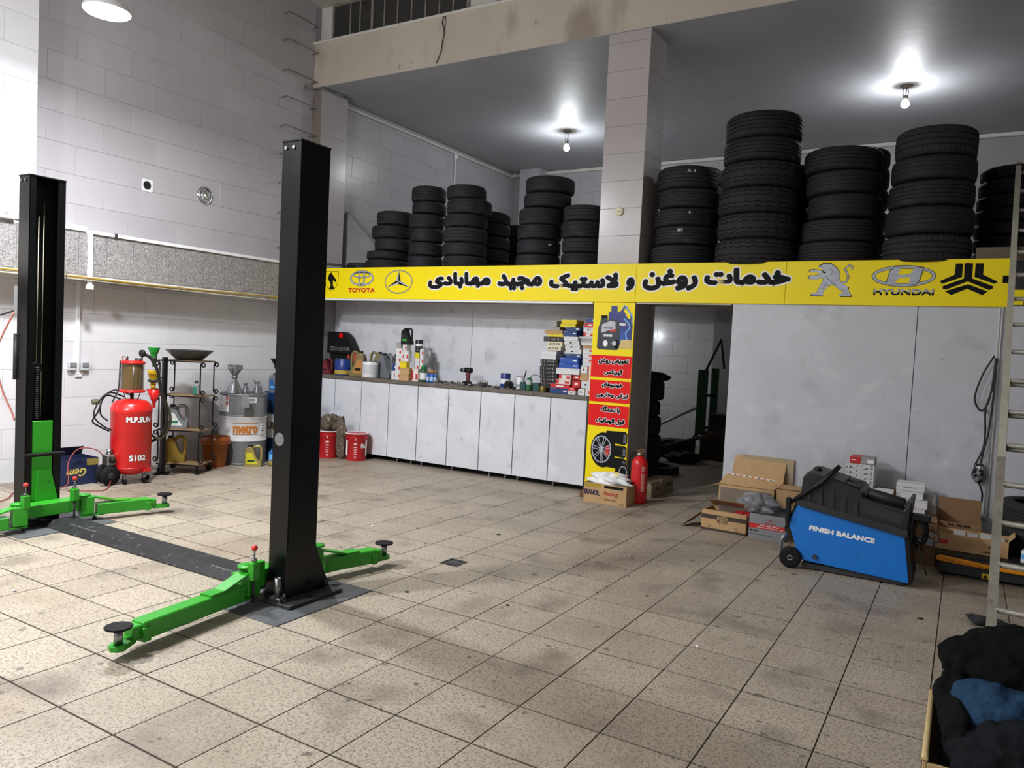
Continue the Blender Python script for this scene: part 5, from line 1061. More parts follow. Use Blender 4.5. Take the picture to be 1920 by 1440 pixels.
t = thing('cloth_rag', 'small dirty yellow crumpled packet on the floor right of the olive jug', 'rag', (-7.40, 6.62, 0)); obj('body', G().lathe([(.02, 0), (.06, .005), (.065, .035), (.045, .06), (.02, .066)], n=12), mat('dirty yellow', '#8d8145', .6, var=.4, scale=30), t).scale = (1, .7, 1)

# ================================================================== red buckets before the counter
def bucket(label, x, y, r0, r1, h, logo=True):
    t = thing('paint_bucket', label, 'bucket', (x, y, 0)); RBK = mat('red bucket tin', '#c3222a', .35, var=.1)
    obj('body', G().lathe([(r0, 0), (r0+.003, .006), (r1, h-.02), (r1+.004, h-.018), (r1+.004, h-.005)], n=36), RBK, t)
    obj('lid', G().lathe([(r1+.008, h-.012), (r1+.009, h), (r1-.008, h+.001), (r1-.012, h-.010), (0, h-.010)], n=36), WHITE, t)
    obj('hoop', G().lathe([(r1-.001, h-.06), (r1+.005, h-.055), (r1-.001, h-.05)], n=36, cap=False), RBK, t)
    f = math.atan2(-y, -x); hn = 5
    for k, (z0, z1, w) in enumerate(((.75, .82, .12), (.58, .66, .30), (.48, .52, .3), (.4, .43, .3), (.32, .35, .26), (.24, .27, .3), (.10, .18, .14))):
        patch(t, f-.1-w/2, f-.1+w/2, z0*h, z1*h, mat('pale bucket print', '#dba9a9', .5), r0+(r1-r0)*z1+.003, 'printed_line', 3)
    if logo: g = text_geo('Fluid', box=(-.05, .05, -.03, .03), bold=.003); r = r0+(r1-r0)*.62+.004; g.v = [(r*math.cos(f+.75+v[0]/r), r*math.sin(f+.75+v[0]/r), .55*h+v[1]) for v in g.v]; obj('lettering', g, WPR, t)
    for s_ in (-1, 1): patch(t, f+s_*1.0-.12, f+s_*1.0+.12, .2*h, .75*h, WPR, r1+.002, 'printed_wing', 4)
    return t
bucket('red tin bucket with white lid standing before the first grey cabinets, fully in view', -7.00, 7.83-.0, .135, .152, .385) if False else bucket('red tin bucket with white lid, fully in view before the grey cabinets', -7.05, 7.775, .132, .150, .375)
b2 = bucket('red tin bucket of rags at the lift column, partly hidden', -7.46, 7.66, .132, .150, .375, False)
rg = G(); random.seed(3)
RAG = mat('patterned dirty cloth', '#6b5f52', .9, var=.6, scale=22, spot=[('#2b2824', 18, .55, .1, .8), ('#b5a58f', 26, .6, .06, .6)])
def crumple(r, h, n=28, m=12, amp=.25, seed=1, sx=1, sy=1):
    random.seed(seed); ph = [(random.uniform(0, 6.28), random.uniform(0, 6.28), random.randint(2, 7), random.uniform(1, 4)) for _ in range(7)]; rings = []
    for j in range(m+1):
        v = j/m; rr = r*math.sin(PI*(.03+.94*v))**.7; z = h*(.5-.5*math.cos(PI*v)); ring = []
        for i in range(n):
            a = 2*PI*i/n; k = 1+amp*sum(math.sin(p[2]*a+p[0]+p[3]*v*3)*math.sin(p[3]*v*4+p[1]) for p in ph)/3
            ring.append((rr*k*math.cos(a)*sx, rr*k*math.sin(a)*sy, max(0, z*(1+.25*amp*math.sin(3*a+ph[0][0])*math.sin(5*v+ph[1][1])))))
        rings.append(ring)
    return G().loft(rings)
tag(obj('rag_heap', crumple(.14, .22, seed=4, amp=.35), RAG, None, (-7.45, 7.65, .365)), 'heap of dark patterned rags piled on the hidden red bucket', 'rags')
tag(obj('cloth_rag', crumple(.09, .55, seed=8, amp=.5, sx=.9, sy=.6), RAG, None, (-7.25, 7.68, 0)), 'brown patterned rag hanging down between the two red buckets', 'rags')
# ================================================================== doorway group
t = carton_box('brown carton of white bags lettered IRANOL Racing 10W-40 at the foot of the poster', (-3.494, 7.50, 0), .495, .34, .215, KRAFT, rz=.01, bands=((.0, .40, .78, .99, mat('mustard print', '#a58a2c', .6)), (.48, .92, .80, .94, INK)), texts=(('IRANOL', .02, .38, .38, .66, .0028, mat('dark violet print', '#2c2140', .6)), ('Racing', .47, .80, .40, .66, .002, mat('dull red print', '#a8412c', .6), .2), ('10W-40', .50, .76, .18, .30, .0012, KRAFT2), ('5.05', .84, .95, .05, .12, .0008, KRAFT2)))
BAG = mat('white thin plastic', '#e6e8ea', .35)
bg = crumple(.20, .17, n=40, m=16, amp=.42, seed=21, sx=1.08, sy=.72)
tag(obj('plastic_bag', bg, BAG, None, (-3.25, 7.68, .14)), 'crumpled white plastic bags heaped in the racing oil carton', 'bag')
tag(obj('yellow_disc', G().cyl((0, 0, 0), .028, .004, 24, axis='y'), mat('yellow plastic lid', '#e6cf1c', .4), None, (-3.165, 7.60, .315), (-.2, 0, .1)), 'small round yellow lid among the white bags', 'lid')
tag(obj('wood_block', G().box(-3.63, -3.50, 7.68, 7.78, 0, .07, b=.006), mat('brown wood block', '#6b4e35', .8, var=.4, scale=20)), 'small brown wooden block at the corner of the cabinets', 'block')
t = thing('fire_extinguisher', 'tall red fire extinguisher with black hose at the foot of the pillar', 'fire extinguisher', (-2.925, 8.03, 0))
t.location = (-3.0, 7.85, 0); t.scale = (1.06, 1.06, 1)
EX = mat('extinguisher red', '#cc1f22', .3)
obj('cylinder', G().lathe([(.07, 0), (.083, .008), (.085, .02), (.085, .42), (.078, .46), (.055, .495), (.025, .515), (.02, .52)], n=32), EX, t)
obj('neck', G().lathe([(.02, .515), (.026, .52), (.026, .55), (.016, .56)], n=16), mat('brass valve', '#a08256', .35, .7), t)
obj('valve_handle', G().box(-.01, .055, -.01, .01, .585, .597, b=.003).box(-.01, .05, -.01, .01, .56, .57, b=.003).box(-.045, .0, -.008, .008, .565, .58, b=.003), mat('bronze lever', '#8a6a50', .4, .5), t)
obj('gauge', G().cyl((.0, -.045, .545), .016, .02, 14, axis='y'), CHROME, t)
obj('hose', G().tube([(-.02, 0, .545), (-.07, -.01, .54), (-.105, -.01, .49), (-.118, 0, .40), (-.115, .01, .28), (-.10, .01, .20)], .009, 8), BLACK, t)
fx = math.atan2(-7.85, 2.93)
for k, (z0, z1) in enumerate(((.14, .34), (.36, .42))): 
    g = G(); r = .0862
    for a in (.30, .62): g.add([(r*math.cos(fx+a+q), r*math.sin(fx+a+q), z) for q in (0, .035) for z in (z0, z1)], [(0, 1, 3, 2)])
    for z in [z0+.014*i for i in range(int((z1-z0)/.014))]: g.add([(r*math.cos(fx+.38+q), r*math.sin(fx+.38+q), zz) for q in (0, .18) for zz in (z, z+.005)], [(0, 1, 3, 2)])
    obj('printed_label', g, WPR, t)
KL = mat('light dusty cardboard', '#a2947c', .85, var=.2, scale=8)
carton_box('light brown carton with dull print right of the extinguisher, nearer one of two', (-2.98, 8.51, 0), .31, .25, .15, KL, rz=PI/2-PI+.0, open_=False) if False else None
for k, (y0, y1, lab) in enumerate(((8.18, 8.50, 'low dusty carton just behind the fire extinguisher, nearer of two'), (8.53, 8.93, 'low dusty carton in the doorway, farther of two'))):
    tt = thing('cardboard_box', lab, 'box', (-2.97, y0, 0), 0, 'dusty cartons in the doorway')
    obj('carton_body', G().box(-.26, 0, 0, y1-y0, 0, .13, b=.002), KL, tt); obj('flap', G().prism([(-.26, .131), (0, .131), (-.02, .165), (-.24, .15)], .01, y1-y0-.01, 'xz'), KL, tt)
    for s in range(5): obj('printed_line', G().box(.0003, .0012, .05+.04*s if s < 2 else .14, .08+.04*s if s < 2 else (y1-y0)*.85, .05+.012*s, .056+.012*s), INK, tt)

# ================================================================== back room clutter
GRN = mat('dark green paint', '#1f5a34', .5, var=.2)
t = thing('trestle', 'dark green metal trestle frame leaning in the back room under a rusty bar', 'frame', (-3.62, 12.3, 0))
obj('upright', G().box(-.15, .0, -.04, .04, .35, 1.42, b=.004), GRN, t); obj('upright', G().box(.06, .17, .0, .06, .35, 1.45, b=.004), GRN, t); obj('cross_bar', G().box(-.12, .16, .0, .03, .98, 1.03, b=.004).box(-.12, .16, .0, .03, .45, .5, b=.004), GRN, t)
obj('brace', G().tube([(-.03, 0, 1.42), (.10, .3, 1.93), (.15, .4, 1.45)], .022, 6), mat('rusty bar', '#4a3631', .7, var=.3), t); obj('leg', G().tube([(-.12, 0, .36), (-.35, -.1, .02)], .03, 6).tube([(.1, .05, .36), (.15, -.2, .02)], .03, 6), GRN, t)
tag(obj('aluminium_bar', G().tube([(-4.75, 12.2, .25), (-3.75, 12.3, .80)], .022, 8), mat('pale bar', '#a9abad', .4, .4)), 'pale metal bar leaning low in front of the green frame', 'bar'); tag(obj('wooden_bar', G().tube([(-4.2, 11.3, .12), (-3.1, 11.6, .52)], .028, 6), mat('old wood bar', '#4d453a', .8)), 'old dark bar slanting over the back room heap', 'bar')
for k, (x, y, z, a, b, c) in enumerate(((-3.25, 12.1, 0, .6, .4, .45), (-3.2, 12.1, .45, .5, .35, .28), (-2.75, 12.0, 0, .45, .4, .62), (-3.9, 11.9, 0, .45, .35, .28), (-4.5, 12.3, 0, .5, .4, .2))):
    tag(obj('dark_crate', G().box(-a/2, a/2, -b/2, b/2, 0, c-.002, b=.006).box(-a/2-.006, a/2+.006, -b/2-.006, b/2+.006, c*.6, c*.68, b=.002), mat('dusty brown crate', '#3a2f27', .85, var=.4, scale=6), None, (x, y, z+.001), (0, 0, .1*k-.2)), f'dusty dark crate in the back room, {["right of the green frame, lower one", "right of the green frame, upper one", "farthest right by the door edge", "in front of the green frame", "left by the pale bar"][k]}', 'crate')
for k, (x, y, r, h, s) in enumerate(((-4.25, 11.0, .3, .34, 31), (-4.95, 11.7, .3, .3, 33), (-3.65, 11.35, .22, .16, 35), (-4.9, 12.5, .28, .3, 37))):
    tag(obj('dark_heap', crumple(r, h, seed=s, amp=.5), mat('dark scrap', '#191817', .8, var=.5, scale=9), None, (x, y, 0)), f'dark heap of scrap rubber on the back room floor, {["nearest", "second", "rightmost", "deepest"][k]}', 'scrap', None, 'stuff')
tag(obj('paper_scrap', crumple(.05, .03, n=10, m=5, seed=5, amp=.5), WHITE, None, (-2.63, 9.95, 0)), 'white paper scrap on the back room floor', 'scrap')

# ================================================================== cartons by the laminate wall
t = carton_box('large open tan carton with printed tape and clear film by the laminate wall', (-2.00, 7.40, 0), .52, .42, .41, KRAFT, rz=.0, flaps=(('b', 118, .26),), bands=())
obj('flap', G().add([(0, 0, .41), (.52, 0, .41), (.50, .13, .475), (.03, .13, .495), (0, 0, .406), (.52, 0, .406), (.50, .132, .470), (.03, .132, .490)], [(0, 1, 2, 3), (4, 5, 6, 7), (0, 1, 5, 4), (1, 2, 6, 5), (2, 3, 7, 6), (3, 0, 4, 7)]), KRAFT, t)
obj('flap', G().add([(0, .0, .41), (0, .30, .41), (-.14, .22, .34), (-.10, .0, .375), (0, .0, .406), (0, .30, .406), (-.14, .22, .336), (-.10, .0, .371)], [(0, 1, 2, 3), (4, 5, 6, 7), (0, 1, 5, 4), (1, 2, 6, 5), (2, 3, 7, 6), (3, 0, 4, 7)]), KRAFT, t)
tp = obj('printed_tape', G().add([(.03, .128, .488), (.50, .128, .468), (.50, .134, .486), (.03, .134, .506)], [(0, 1, 2, 3)]), mat('pale tape', '#cfc6c0', .5), t)
for k in range(8):
    x = .05+.057*k; obj('tape_mark', G().add([(x, .125, .492-.0425*(x-.03)), (x+.014, .125, .492-.0425*(x-.03)), (x+.018, .131, .504-.0425*(x-.03)), (x+.004, .131, .504-.0425*(x-.03))], [(0, 1, 2, 3)]), NAVY if k % 2 else RPR, t)
obj('printed_mark', G().box(.20, .30, -.0012, -.0002, .20, .28), KRAFT2, t)
FILM = mat('clear film', '#dfe3e8', .12, alpha=.93, bump=.8, bscale=14)
_p = FILM.node_tree.nodes['Principled BSDF']; _p.inputs['IOR'].default_value = 1.12
obj('plastic_film', G().box(.01, .50, -.006, -.004, .06, .38), FILM, t)
tag(obj('crumpled_film', crumple(.10, .17, n=44, m=20, amp=.7, seed=41, sx=1.35, sy=.45), mat('crumpled clear plastic', '#cfd3da', .12, alpha=.8, bump=1, bscale=24), None, (-1.58, 7.28, .20)), 'crumpled clear plastic film lying between the tan carton and the grey arrow carton', 'plastic film')
t = thing('cardboard_sheet', 'plain brown cardboard sheet standing against the laminate wall', 'cardboard', (-1.93, 7.90, .0)); obj('sheet', G().box(0, .52, 0, .008, .22, .655, b=.002), mat('plain card', '#a8977b', .85, var=.08), t); t.rotation_euler = (-.04, 0, 0)
carton_box('tan carton with small print behind the balancer handle', (-1.462, 7.42, 0), .36, .30, .43, KRAFT, open_=False, bands=((.1, .5, .46, .52, mat('red tape print', '#b5452f', .6)),), texts=(('FRAGILE', .42, .75, .66, .70, .0006, INK),))
HAS = mat('dark brown band', '#3c3027', .7)
t = carton_box('brown open carton of filters with dark bands, foremost at the left', (-2.072, 7.12, 0), .42, .34, .18, KRAFT, rz=-.02, flaps=(('f', 12, .03), ('b', 25, .2)), bands=((0, 1, .62, .84, HAS), (0, 1, .0, .12, HAS)), texts=(('FILTERS', .36, .60, .50, .58, .0007, INK), ('HASTON', .36, .60, .64, .80, .0010, mat('tan print', '#b79a6d', .7)), ('OIL FILTER', .38, .58, .42, .46, .0003, INK)))
obj('side_flap', G().add([(0, .0, .175), (0, .32, .175), (-.16, .20, .02), (-.19, -.03, .01), (0, 0, .17), (0, .32, .17), (-.16, .20, .015), (-.19, -.03, .005)], [(0, 1, 2, 3), (4, 5, 6, 7), (0, 1, 5, 4), (1, 2, 6, 5), (2, 3, 7, 6), (3, 0, 4, 7)]), KIN, t)
obj('printed_ring', G().lathe([(.010, -.001), (.013, -.001)], (.33, 0, .045), 16, axis='y', cap=False), INK, t); obj('printed_square', G().box(.055, .085, -.0012, -.0003, .03, .033).box(.055, .058, -.0012, -.0003, .03, .058).box(.082, .085, -.0012, -.0003, .03, .058), INK, t)
for k in range(3): carton('red', -1.80+.09*k, -1.72+.09*k, 7.18, .10, .178, .2, f'red filter box inside the foremost brown carton, {["left", "middle", "right"][k]}', 'filters in the open carton', [('b', (.2, .8, .3, .6), WPR)])
AG = mat('grey printed carton', '#8d9095', .7, var=.05)
AR = mat('arrow red', '#cc2b2b', .5)
t = carton_box('grey and red carton lettered ARROW 60 PCS between the filter carton and the balancer', (-1.628, 7.125, 0), .32, .30, .222, AG, rz=-.03, flaps=(('b', 20, .15),), bands=((0, 1, .40, .60, AR),), texts=(('ARROW', .44, .76, .64, .69, .0012, AR), ('PART NO. 1870A', .30, .84, .515, .575, .0008, WPR), ('Application: Peugeot 206', .22, .96, .43, .49, .0005, WPR), ('60 PCS', .03, .26, .26, .34, .0012, INK), ('Oil filter for cars and vans', .03, .62, .14, .17, .0002, INK)))
def arrow_logo(par, x, z, s, m, y=-.0024):
    o = obj('emblem', G().add([(x-s*.34, y, z-s*.5), (x-s*.2, y, z-s*.5), (x, y, z+s*.28), (x, y, z+s*.62)], [(0, 1, 2, 3)]).add([(x+s*.34, y, z-s*.5), (x+s*.2, y, z-s*.5), (x, y, z+s*.28), (x, y, z+s*.62)], [(0, 1, 2, 3)]).add([(x-s*1.05, y, z+.08*s), (x-s*.9, y, z-.05*s), (x, y, z-.30*s), (x+s*.9, y, z-.05*s), (x+s*1.05, y, z+.08*s), (x+s*.85, y, z-.12*s), (x, y, z-.44*s), (x-s*.85, y, z-.12*s)], [(0, 1, 2, 7), (7, 2, 6), (2, 3, 5, 6), (3, 4, 5)]), m, par)
arrow_logo(t, .19, .178, .030, AR)

# ================================================================== wheel balancer
t = thing('wheel_balancer', 'blue and black wheel balancer lettered FINISH BALANCE, on one wheel', 'machine', (0, 6.30, 0))
D_ = .46
fb = obj('blue_cabinet', G().prism([(-1.035, .075), (-1.135, .36), (-1.058, .553), (-.31, .385), (-.262, .035)], 0, D_, 'xz'), BLUE, t, bevel=.006)
obj('cabinet_edge', G().prism([(-1.150, .30), (-1.165, .30), (-1.075, .565), (-1.058, .555), (-1.135, .36)], -.004, D_+.004).prism([(-.312, .387), (-.262, .035), (-.238, .045), (-.285, .40)], .0, D_), BLACK, t)
tp = G().prism([(-1.062, .500), (-1.058, .562), (-1.045, .735), (-1.02, .772), (-.98, .775), (-.64, .690), (-.615, .665), (-.605, .625), (-.33, .575), (-.295, .645), (-.275, .640), (-.300, .385)], -.018, D_+.012)
obj('plastic_top', tp, mat('black moulded plastic', '#17181a', .45, bump=.15, bscale=60, var=.15), t, bevel=.012)
obj('top_band', G().prism([(-1.075, .508), (-1.075, .560), (-.29, .432), (-.29, .378)], -.030, -.014), DARK, t, bevel=.004)
BKM = mat('moulded rib plastic', '#1e1f20', .45)
for k in range(5):
    x = -.99+.085*k; zb = .555-.205*(x+1.06)*.9; obj('moulded_rib', G().prism([(x-.028, zb), (x+.022, zb), (x+.012, zb+.125), (x-.006, zb+.125)], -.026, -.012), BKM, t, bevel=.005)
tr = G()
obj('weight_tray', G().prism([(-.84, .741), (-.63, .692), (-.628, .700), (-.838, .749)], .02, .30).prism([(-.84, .7419), (-.83, .7395), (-.83, .765), (-.84, .768)], .02, .30).prism([(-.745, .718), (-.737, .716), (-.737, .742), (-.745, .744)], .02, .30).prism([(-.645, .695), (-.635, .693), (-.635, .718), (-.645, .720)], .02, .30).box(-.84, -.635, .155, .165, .715, .735), mat('tray plastic', '#303133', .5), t)
obj('weight_recess', G().prism([(-.825, .7425), (-.752, .7255), (-.752, .727), (-.825, .744)], .03, .15).prism([(-.73, .7205), (-.652, .7025), (-.652, .704), (-.73, .722)], .03, .15), mat('recess black', '#050505', .9), t)
obj('brass_cone', G().cyl((-.86, .12, .748), .018, .03, 14).cyl((-.86, .12, .778), .011, .018, 14), mat('dull brass', '#6c6547', .5, .5), t)
obj('round_knob', G().lathe([(.03, 0), (.034, .01), (.03, .025), (.012, .03)], (-.975, .22, .765), 16), BLACK, t)
obj('inner_deck', G().prism([(-.60, .520), (-.60, .600), (-.335, .548), (-.335, .47)], -.019, -.0175), DARK, t)
obj('spindle_roll', G().lathe([(.03, 0), (.042, .01), (.042, .26), (.03, .27)], (-.595, .12, .655), 20, axis='x').xf(Matrix.Translation((-.595, .12, .655)) @ Matrix.Rotation(.19, 4, 'Y') @ Matrix.Translation((.595, -.12, -.655))), DARK, t)
obj('guard_arm', G().tube([(-1.12, .02, .52), (-1.075, -.03, .565), (-.90, -.05, .715), (-.78, -.05, .855)], [.016, .019, .02, .018], 8), BLACK, t)
obj('arm_link', G().box(-1.16, -1.12, -.03, .0, .36, .56, b=.01), BLACK, t)
text(t, 'FINISH BALANCE', WPR, (0, -.0015, 0), box=(0, .47, -.019, .021), bold=.0032).matrix_local = Matrix.Translation((-.976, -.0015, .338)) @ Matrix.Rotation(.055, 4, 'Y') @ Matrix.Rotation(PI/2, 4, 'X')
w_ = obj('wheel', G().lathe([(.055, -.025), (.078, -.027), (.083, -.018), (.083, .018), (.078, .027), (.055, .025)], (-1.10, -.012, .0845), 32, axis='y'), RUBBER, t)
obj('wheel_rim', G().lathe([(.056, -.024), (.050, -.020), (.046, -.008), (.028, -.012), (.022, -.024), (.016, -.026), (.010, -.020), (0, -.020)], (-1.10, -.012, .0845), 28, axis='y'), mat('chalky rim', '#b9bcb9', .5, 0), w_)
obj('foot_knob', G().cyl((-.922, -.022, .118), .018, .022, 8, axis='y'), DSTEEL, t)
obj('under_frame', G().box(-1.02, -.30, .03, D_-.03, .01, .05), DSTEEL, t)
random.seed(5)
cb = G()
for k in range(7):
    r = .032+.004*k; cb.tube([(-.222+.008*math.sin(k*2.1)+r*math.cos(a), .05+.014*k, .42+.015*math.cos(k*1.7)+r*2.0*math.sin(a)) for a in [i*PI/7 for i in range(14)]], .0075, 6, closed=True)
cb.tube([(-.22, .04, .33), (-.20, .03, .25), (-.17, .02, .17), (-.15, .0, .12)], .006, 6).tube([(-.14, .03, .45), (-.10, .02, .44), (-.09, .02, .38), (-.13, .02, .36)], .006, 6)
obj('coiled_cable', cb, BLACK, t); obj('cable_holder', G().box(-.285, -.15, .02, .12, .505, .55, b=.006).box(-.285, -.26, .03, .1, .30, .55, b=.004), BLACK, t)
tag(obj('curved_handle', G().tube([(-1.215, 6.62, .02), (-1.24, 6.60, .08), (-1.235, 6.60, .14), (-1.20, 6.60, .20)], .018, 10), mat('grey tube', '#8b8e90', .35, .5)), 'short grey curved tube between the arrow carton and the balancer wheel', 'handle')

# ---- boxes behind the balancer
carton_box('brown carton behind the balancer carrying the patterned filter boxes', (-.98, 7.55, 0), .50, .34, .50, KRAFT2, open_=False)
PAT = mat('patterned white card', '#d6d6d8', .55, spot=[('#33363c', 34, .545, .03, .9)], stretch=(1, 1, 1.6))
for k in range(5):
    z = .502+.0455*k; tt = thing('filter_box', f'white filter box with dark line pattern, {["lowest", "second from bottom", "third from bottom", "fourth from bottom", "topmost"][k]} of the pile behind the balancer', 'box', (-.775, 7.56, z), .0, 'patterned filter boxes behind the balancer')
    obj('body', G().box(-.118, .118, 0, .26, 0, .036, b=.001), PAT, tt); obj('lid', G().box(-.1185, .1185, -.0005, .2605, .037, .045, b=.001), mat('white lid card', '#d8d8da', .55), tt)
carton('red', -.865, -.775, 7.57, .7325, .79, .22, 'red filter box lying on the patterned pile behind the balancer', None, [('b', (.15, .6, .45, .6), WPR)]); carton('grey', -.774, -.66, 7.57, .7325, .79, .22, 'grey and white filter box beside the red one on the patterned pile', None, [('b', (.5, .95, .2, .7), WPR)])
carton_box('low brown carton right behind the balancer', (-.47, 7.52, 0), .33, .30, .36, KRAFT2, open_=False)
carton('white', -.74, -.49, 7.52, .36, .53, .03, 'white box with maroon stripes lying behind the balancer', None, [('b', (.05+.08*k, .09+.08*k, .6, .85), mat('maroon', '#5e2530', .5)) for k in range(8)])
bb = tag(bpy.data.objects['filter_box'], bpy.data.objects['filter_box']['label'], 'box') if False else None
carton('white', -.612, -.482, 7.46, .38, .545, .05, 'upright white box with blue print behind the balancer', None, [('b', (.2, .42, .3, .45), mat('pale blue print', '#7d8fb5', .5)), ('b', (.5, .75, .3, .45), mat('pale blue print', '#7d8fb5', .5))])
for k, (x0, x1, z0, z1, pr) in enumerate(((-.352, -.23, .362, .400, []), (-.415, -.215, .402, .478, 'logo'), (-.465, -.253, .480, .545, []), (-.465, -.245, .547, .612, 'dash'))):
    tt = carton('white', x0, x1, 7.50, z0, z1, .22, f'white box, {["lowest", "second from bottom, with red arrow emblem", "third from bottom, plastic wrapped", "topmost"][k]} of the pile right behind the balancer', 'white boxes right behind the balancer', [('b', (.2, .72, .45, .52), INK)] if pr == 'dash' else [])
    if pr == 'logo': arrow_logo(tt, 0, .045, .018, AR, -.0016); text(tt, 'ARROW', AR, (0, -.0016, 0), box=(-.022, .022, .010, .017), bold=.0005)
carton('grey', -.255, -.155, 7.60, .002, .52, .24, 'grey shadowed carton right of the white pile', None)
t = carton_box('dark brown carton with pasted papers behind the cable coil', (-.318, 7.15, 0), .20, .30, .36, KRAFT2, open_=False, texts=(('PCS)', .15, .55, .30, .42, .0012, INK),))
obj('pasted_paper', G().box(.05, .18, -.0022, -.0012, .17, .225), mat('bluish paper', '#a9b6c4', .6), t); obj('pasted_paper', G().prism([(.10, .30), (.19, .27), (.175, .23), (.12, .26)], -.0026, -.0016), mat('grey paper', '#b5b5b3', .6), t)
# oil filter carton on the tyre machine deck
MK = mat('dark grey machine paint', '#24282b', .5, var=.2, scale=5)
t = thing('tyre_changer', 'low dark tyre machine deck with orange cover and warning sticker, lower right', 'machine', (0, 6.9, 0))
obj('chassis', G().prism([(-.10, .03), (-.10, .125), (-.06, .165), (1.2, .165), (1.2, .03)], .0, .62), MK, t, bevel=.004); obj('deck', G().box(-.11, 1.2, .0, .62, .166, .185, b=.004), DARK, t)
obj('skid', G().box(-.07, .0, .03, .58, 0, .03).box(1.0, 1.1, .03, .58, 0, .03), BLACK, t)
OR = mat('orange cover', '#e8950f', .35, var=.05)
obj('orange_cover', G().prism([(-.112, .135), (-.10, .160), (-.07, .166), (.30, .140), (.70, .145), (.70, .105), (.25, .108), (-.06, .118), (-.10, .122)], -.03, .0), OR, t, bevel=.008)
obj('cover_slot', G().prism([(-.045, .140), (.02, .134), (.02, .131), (-.045, .137)], -.0325, -.031).prism([(.17, .124), (.25, .121), (.25, .118), (.17, .121)], -.0325, -.031), INK, t)
text(t, 'ATLAS', RPR, (.085, -.0325, .127), box=(-.045, .045, -.006, .006), bold=.0006)
obj('warning_sticker', G().box(.205, .255, -.0015, -.0002, .028, .07), mat('yellow sticker', '#c8b01e', .5), t); obj('warning_triangle', G().add([(.215, -.0022, .034), (.245, -.0022, .034), (.23, -.0022, .062)], [(0, 1, 2)]), INK, t)
carton_box('open brown carton lettered OIL FILTER on the deck at the lower right', (-.135, 7.34, .187), .325, .24, .17, KRAFT2, rz=.0, flaps=(('b', 88, .17), ('l', 100, .09)), texts=(('OIL FILTER', .25, .78, .80, .93, .0011, INK), ('USE FOR', .02, .36, .62, .72, .0007, INK)))
t = carton_box('torn brown carton with dark arrow emblem on the deck at the lower right', (-.13, 7.02, .187), .50, .26, .13, KRAFT, rz=-.03, flaps=(('r', 130, .06), ('l', 100, .02)), bands=((.07, .19, .35, .62, mat('red sticker', '#b5342c', .6)),), texts=(('ARROW', .66, .88, .14, .24, .0009, INK),))
arrow_logo(t, .385, .075, .032, INK)
for k in range(4): carton('white', .0+.09*k, .08+.09*k, 7.06, .195, .315-.008*(k % 2), .18, f'white filter box sticking out of the torn carton, {["leftmost", "second", "third", "rightmost"][k]}', 'filters in the torn carton')
stack('lying behind the ladder at the lower right', [(.60, 7.45, .30, .40, .60), (.62, 7.46, .31, .19, .399)], ['rib2', 'rib'], 'tyres behind the ladder')
tag(obj('dark_cloth', crumple(.12, .09, seed=9, amp=.3, sx=1.3), DARK, None, (.24, 7.40, .19)), 'dark bundle on the deck right of the oil filter carton', 'cloth') 
can('small white spray can beside the ladder at the right edge', (.475, 6.97, .187), .025, .10, WHITE, band=(.3, .7, PLB))
tag(obj('rag_on_floor', crumple(.10, .05, seed=14, amp=.3, sx=1.1, sy=.6), mat('black rag', '#222326', .9), None, (.22, 5.75, 0)), 'black rag on the floor at the ladder foot', 'rag')

# ================================================================== ladder
lt = thing('ladder', 'long dirty aluminium extension ladder leaning on the gallery edge at the right', 'ladder', (.205, 5.10, 0), 0, None)
AL = mat('dirty aluminium', '#a29f93', .5, .35, var=.35, scale=7, spot=('#5c5850', 18, .62, .08, .5)); ALW = mat('paint stained aluminium', '#bdbbab', .55, .1, var=.2, scale=9, spot=('#5d5647', 26, .68, .05, .7))
k_ = 1.07; SL = math.atan(k_); dirv = Vector((.022, k_, 1)); 
def P_(z, dx=0, off=0):  # point on ladder at height z, off = away from the plane toward camera
    n = Vector((0, -math.cos(SL), math.sin(SL))); return Vector((0, 0, 0))+dirv*z+Vector((dx, -.10*dx, 0))+n*off
def rail(z0, z1, dx, off, m, w=.028, dpt=.07):
    g = G(); a, b = P_(z0, dx, off), P_(z1, dx, off); n = Vector((0, -math.cos(SL), math.sin(SL))); u = Vector((1, 0, 0))
    def C(p): return [p-u*w/2-n*dpt/2, p+u*w/2-n*dpt/2, p+u*w/2+n*dpt/2, p-u*w/2+n*dpt/2]
    g.loft([C(a), C(b)], smooth=False)
    for s in (-1, 1): g.loft([[q+u*s*.004 for q in C(a)][0:4], [q+u*s*.004 for q in C(b)]], smooth=False) if False else None
    return g
for dx in (.015, .475):
    r = obj('rail', rail(0.0, 1.50, dx, 0, AL, .052, .036), AL, lt); r = obj('upper_rail', rail(1.02, 3.66, dx, .038, ALW, .046, .032), ALW, lt)
for k in range(7): a, b = P_(.222+.2205*k, .03, 0), P_(.222+.2205*k, .46, 0); obj('rung', G().tube([a, b], .019, 6), AL, lt)
for k in range(4, 16): a, b = P_(.222+.2205*k, .03, .034), P_(.222+.2205*k, .46, .034); obj('rung', G().tube([a, b], .017, 6), AL, lt)
CBL = mat('black cable', '#17181b', .5)
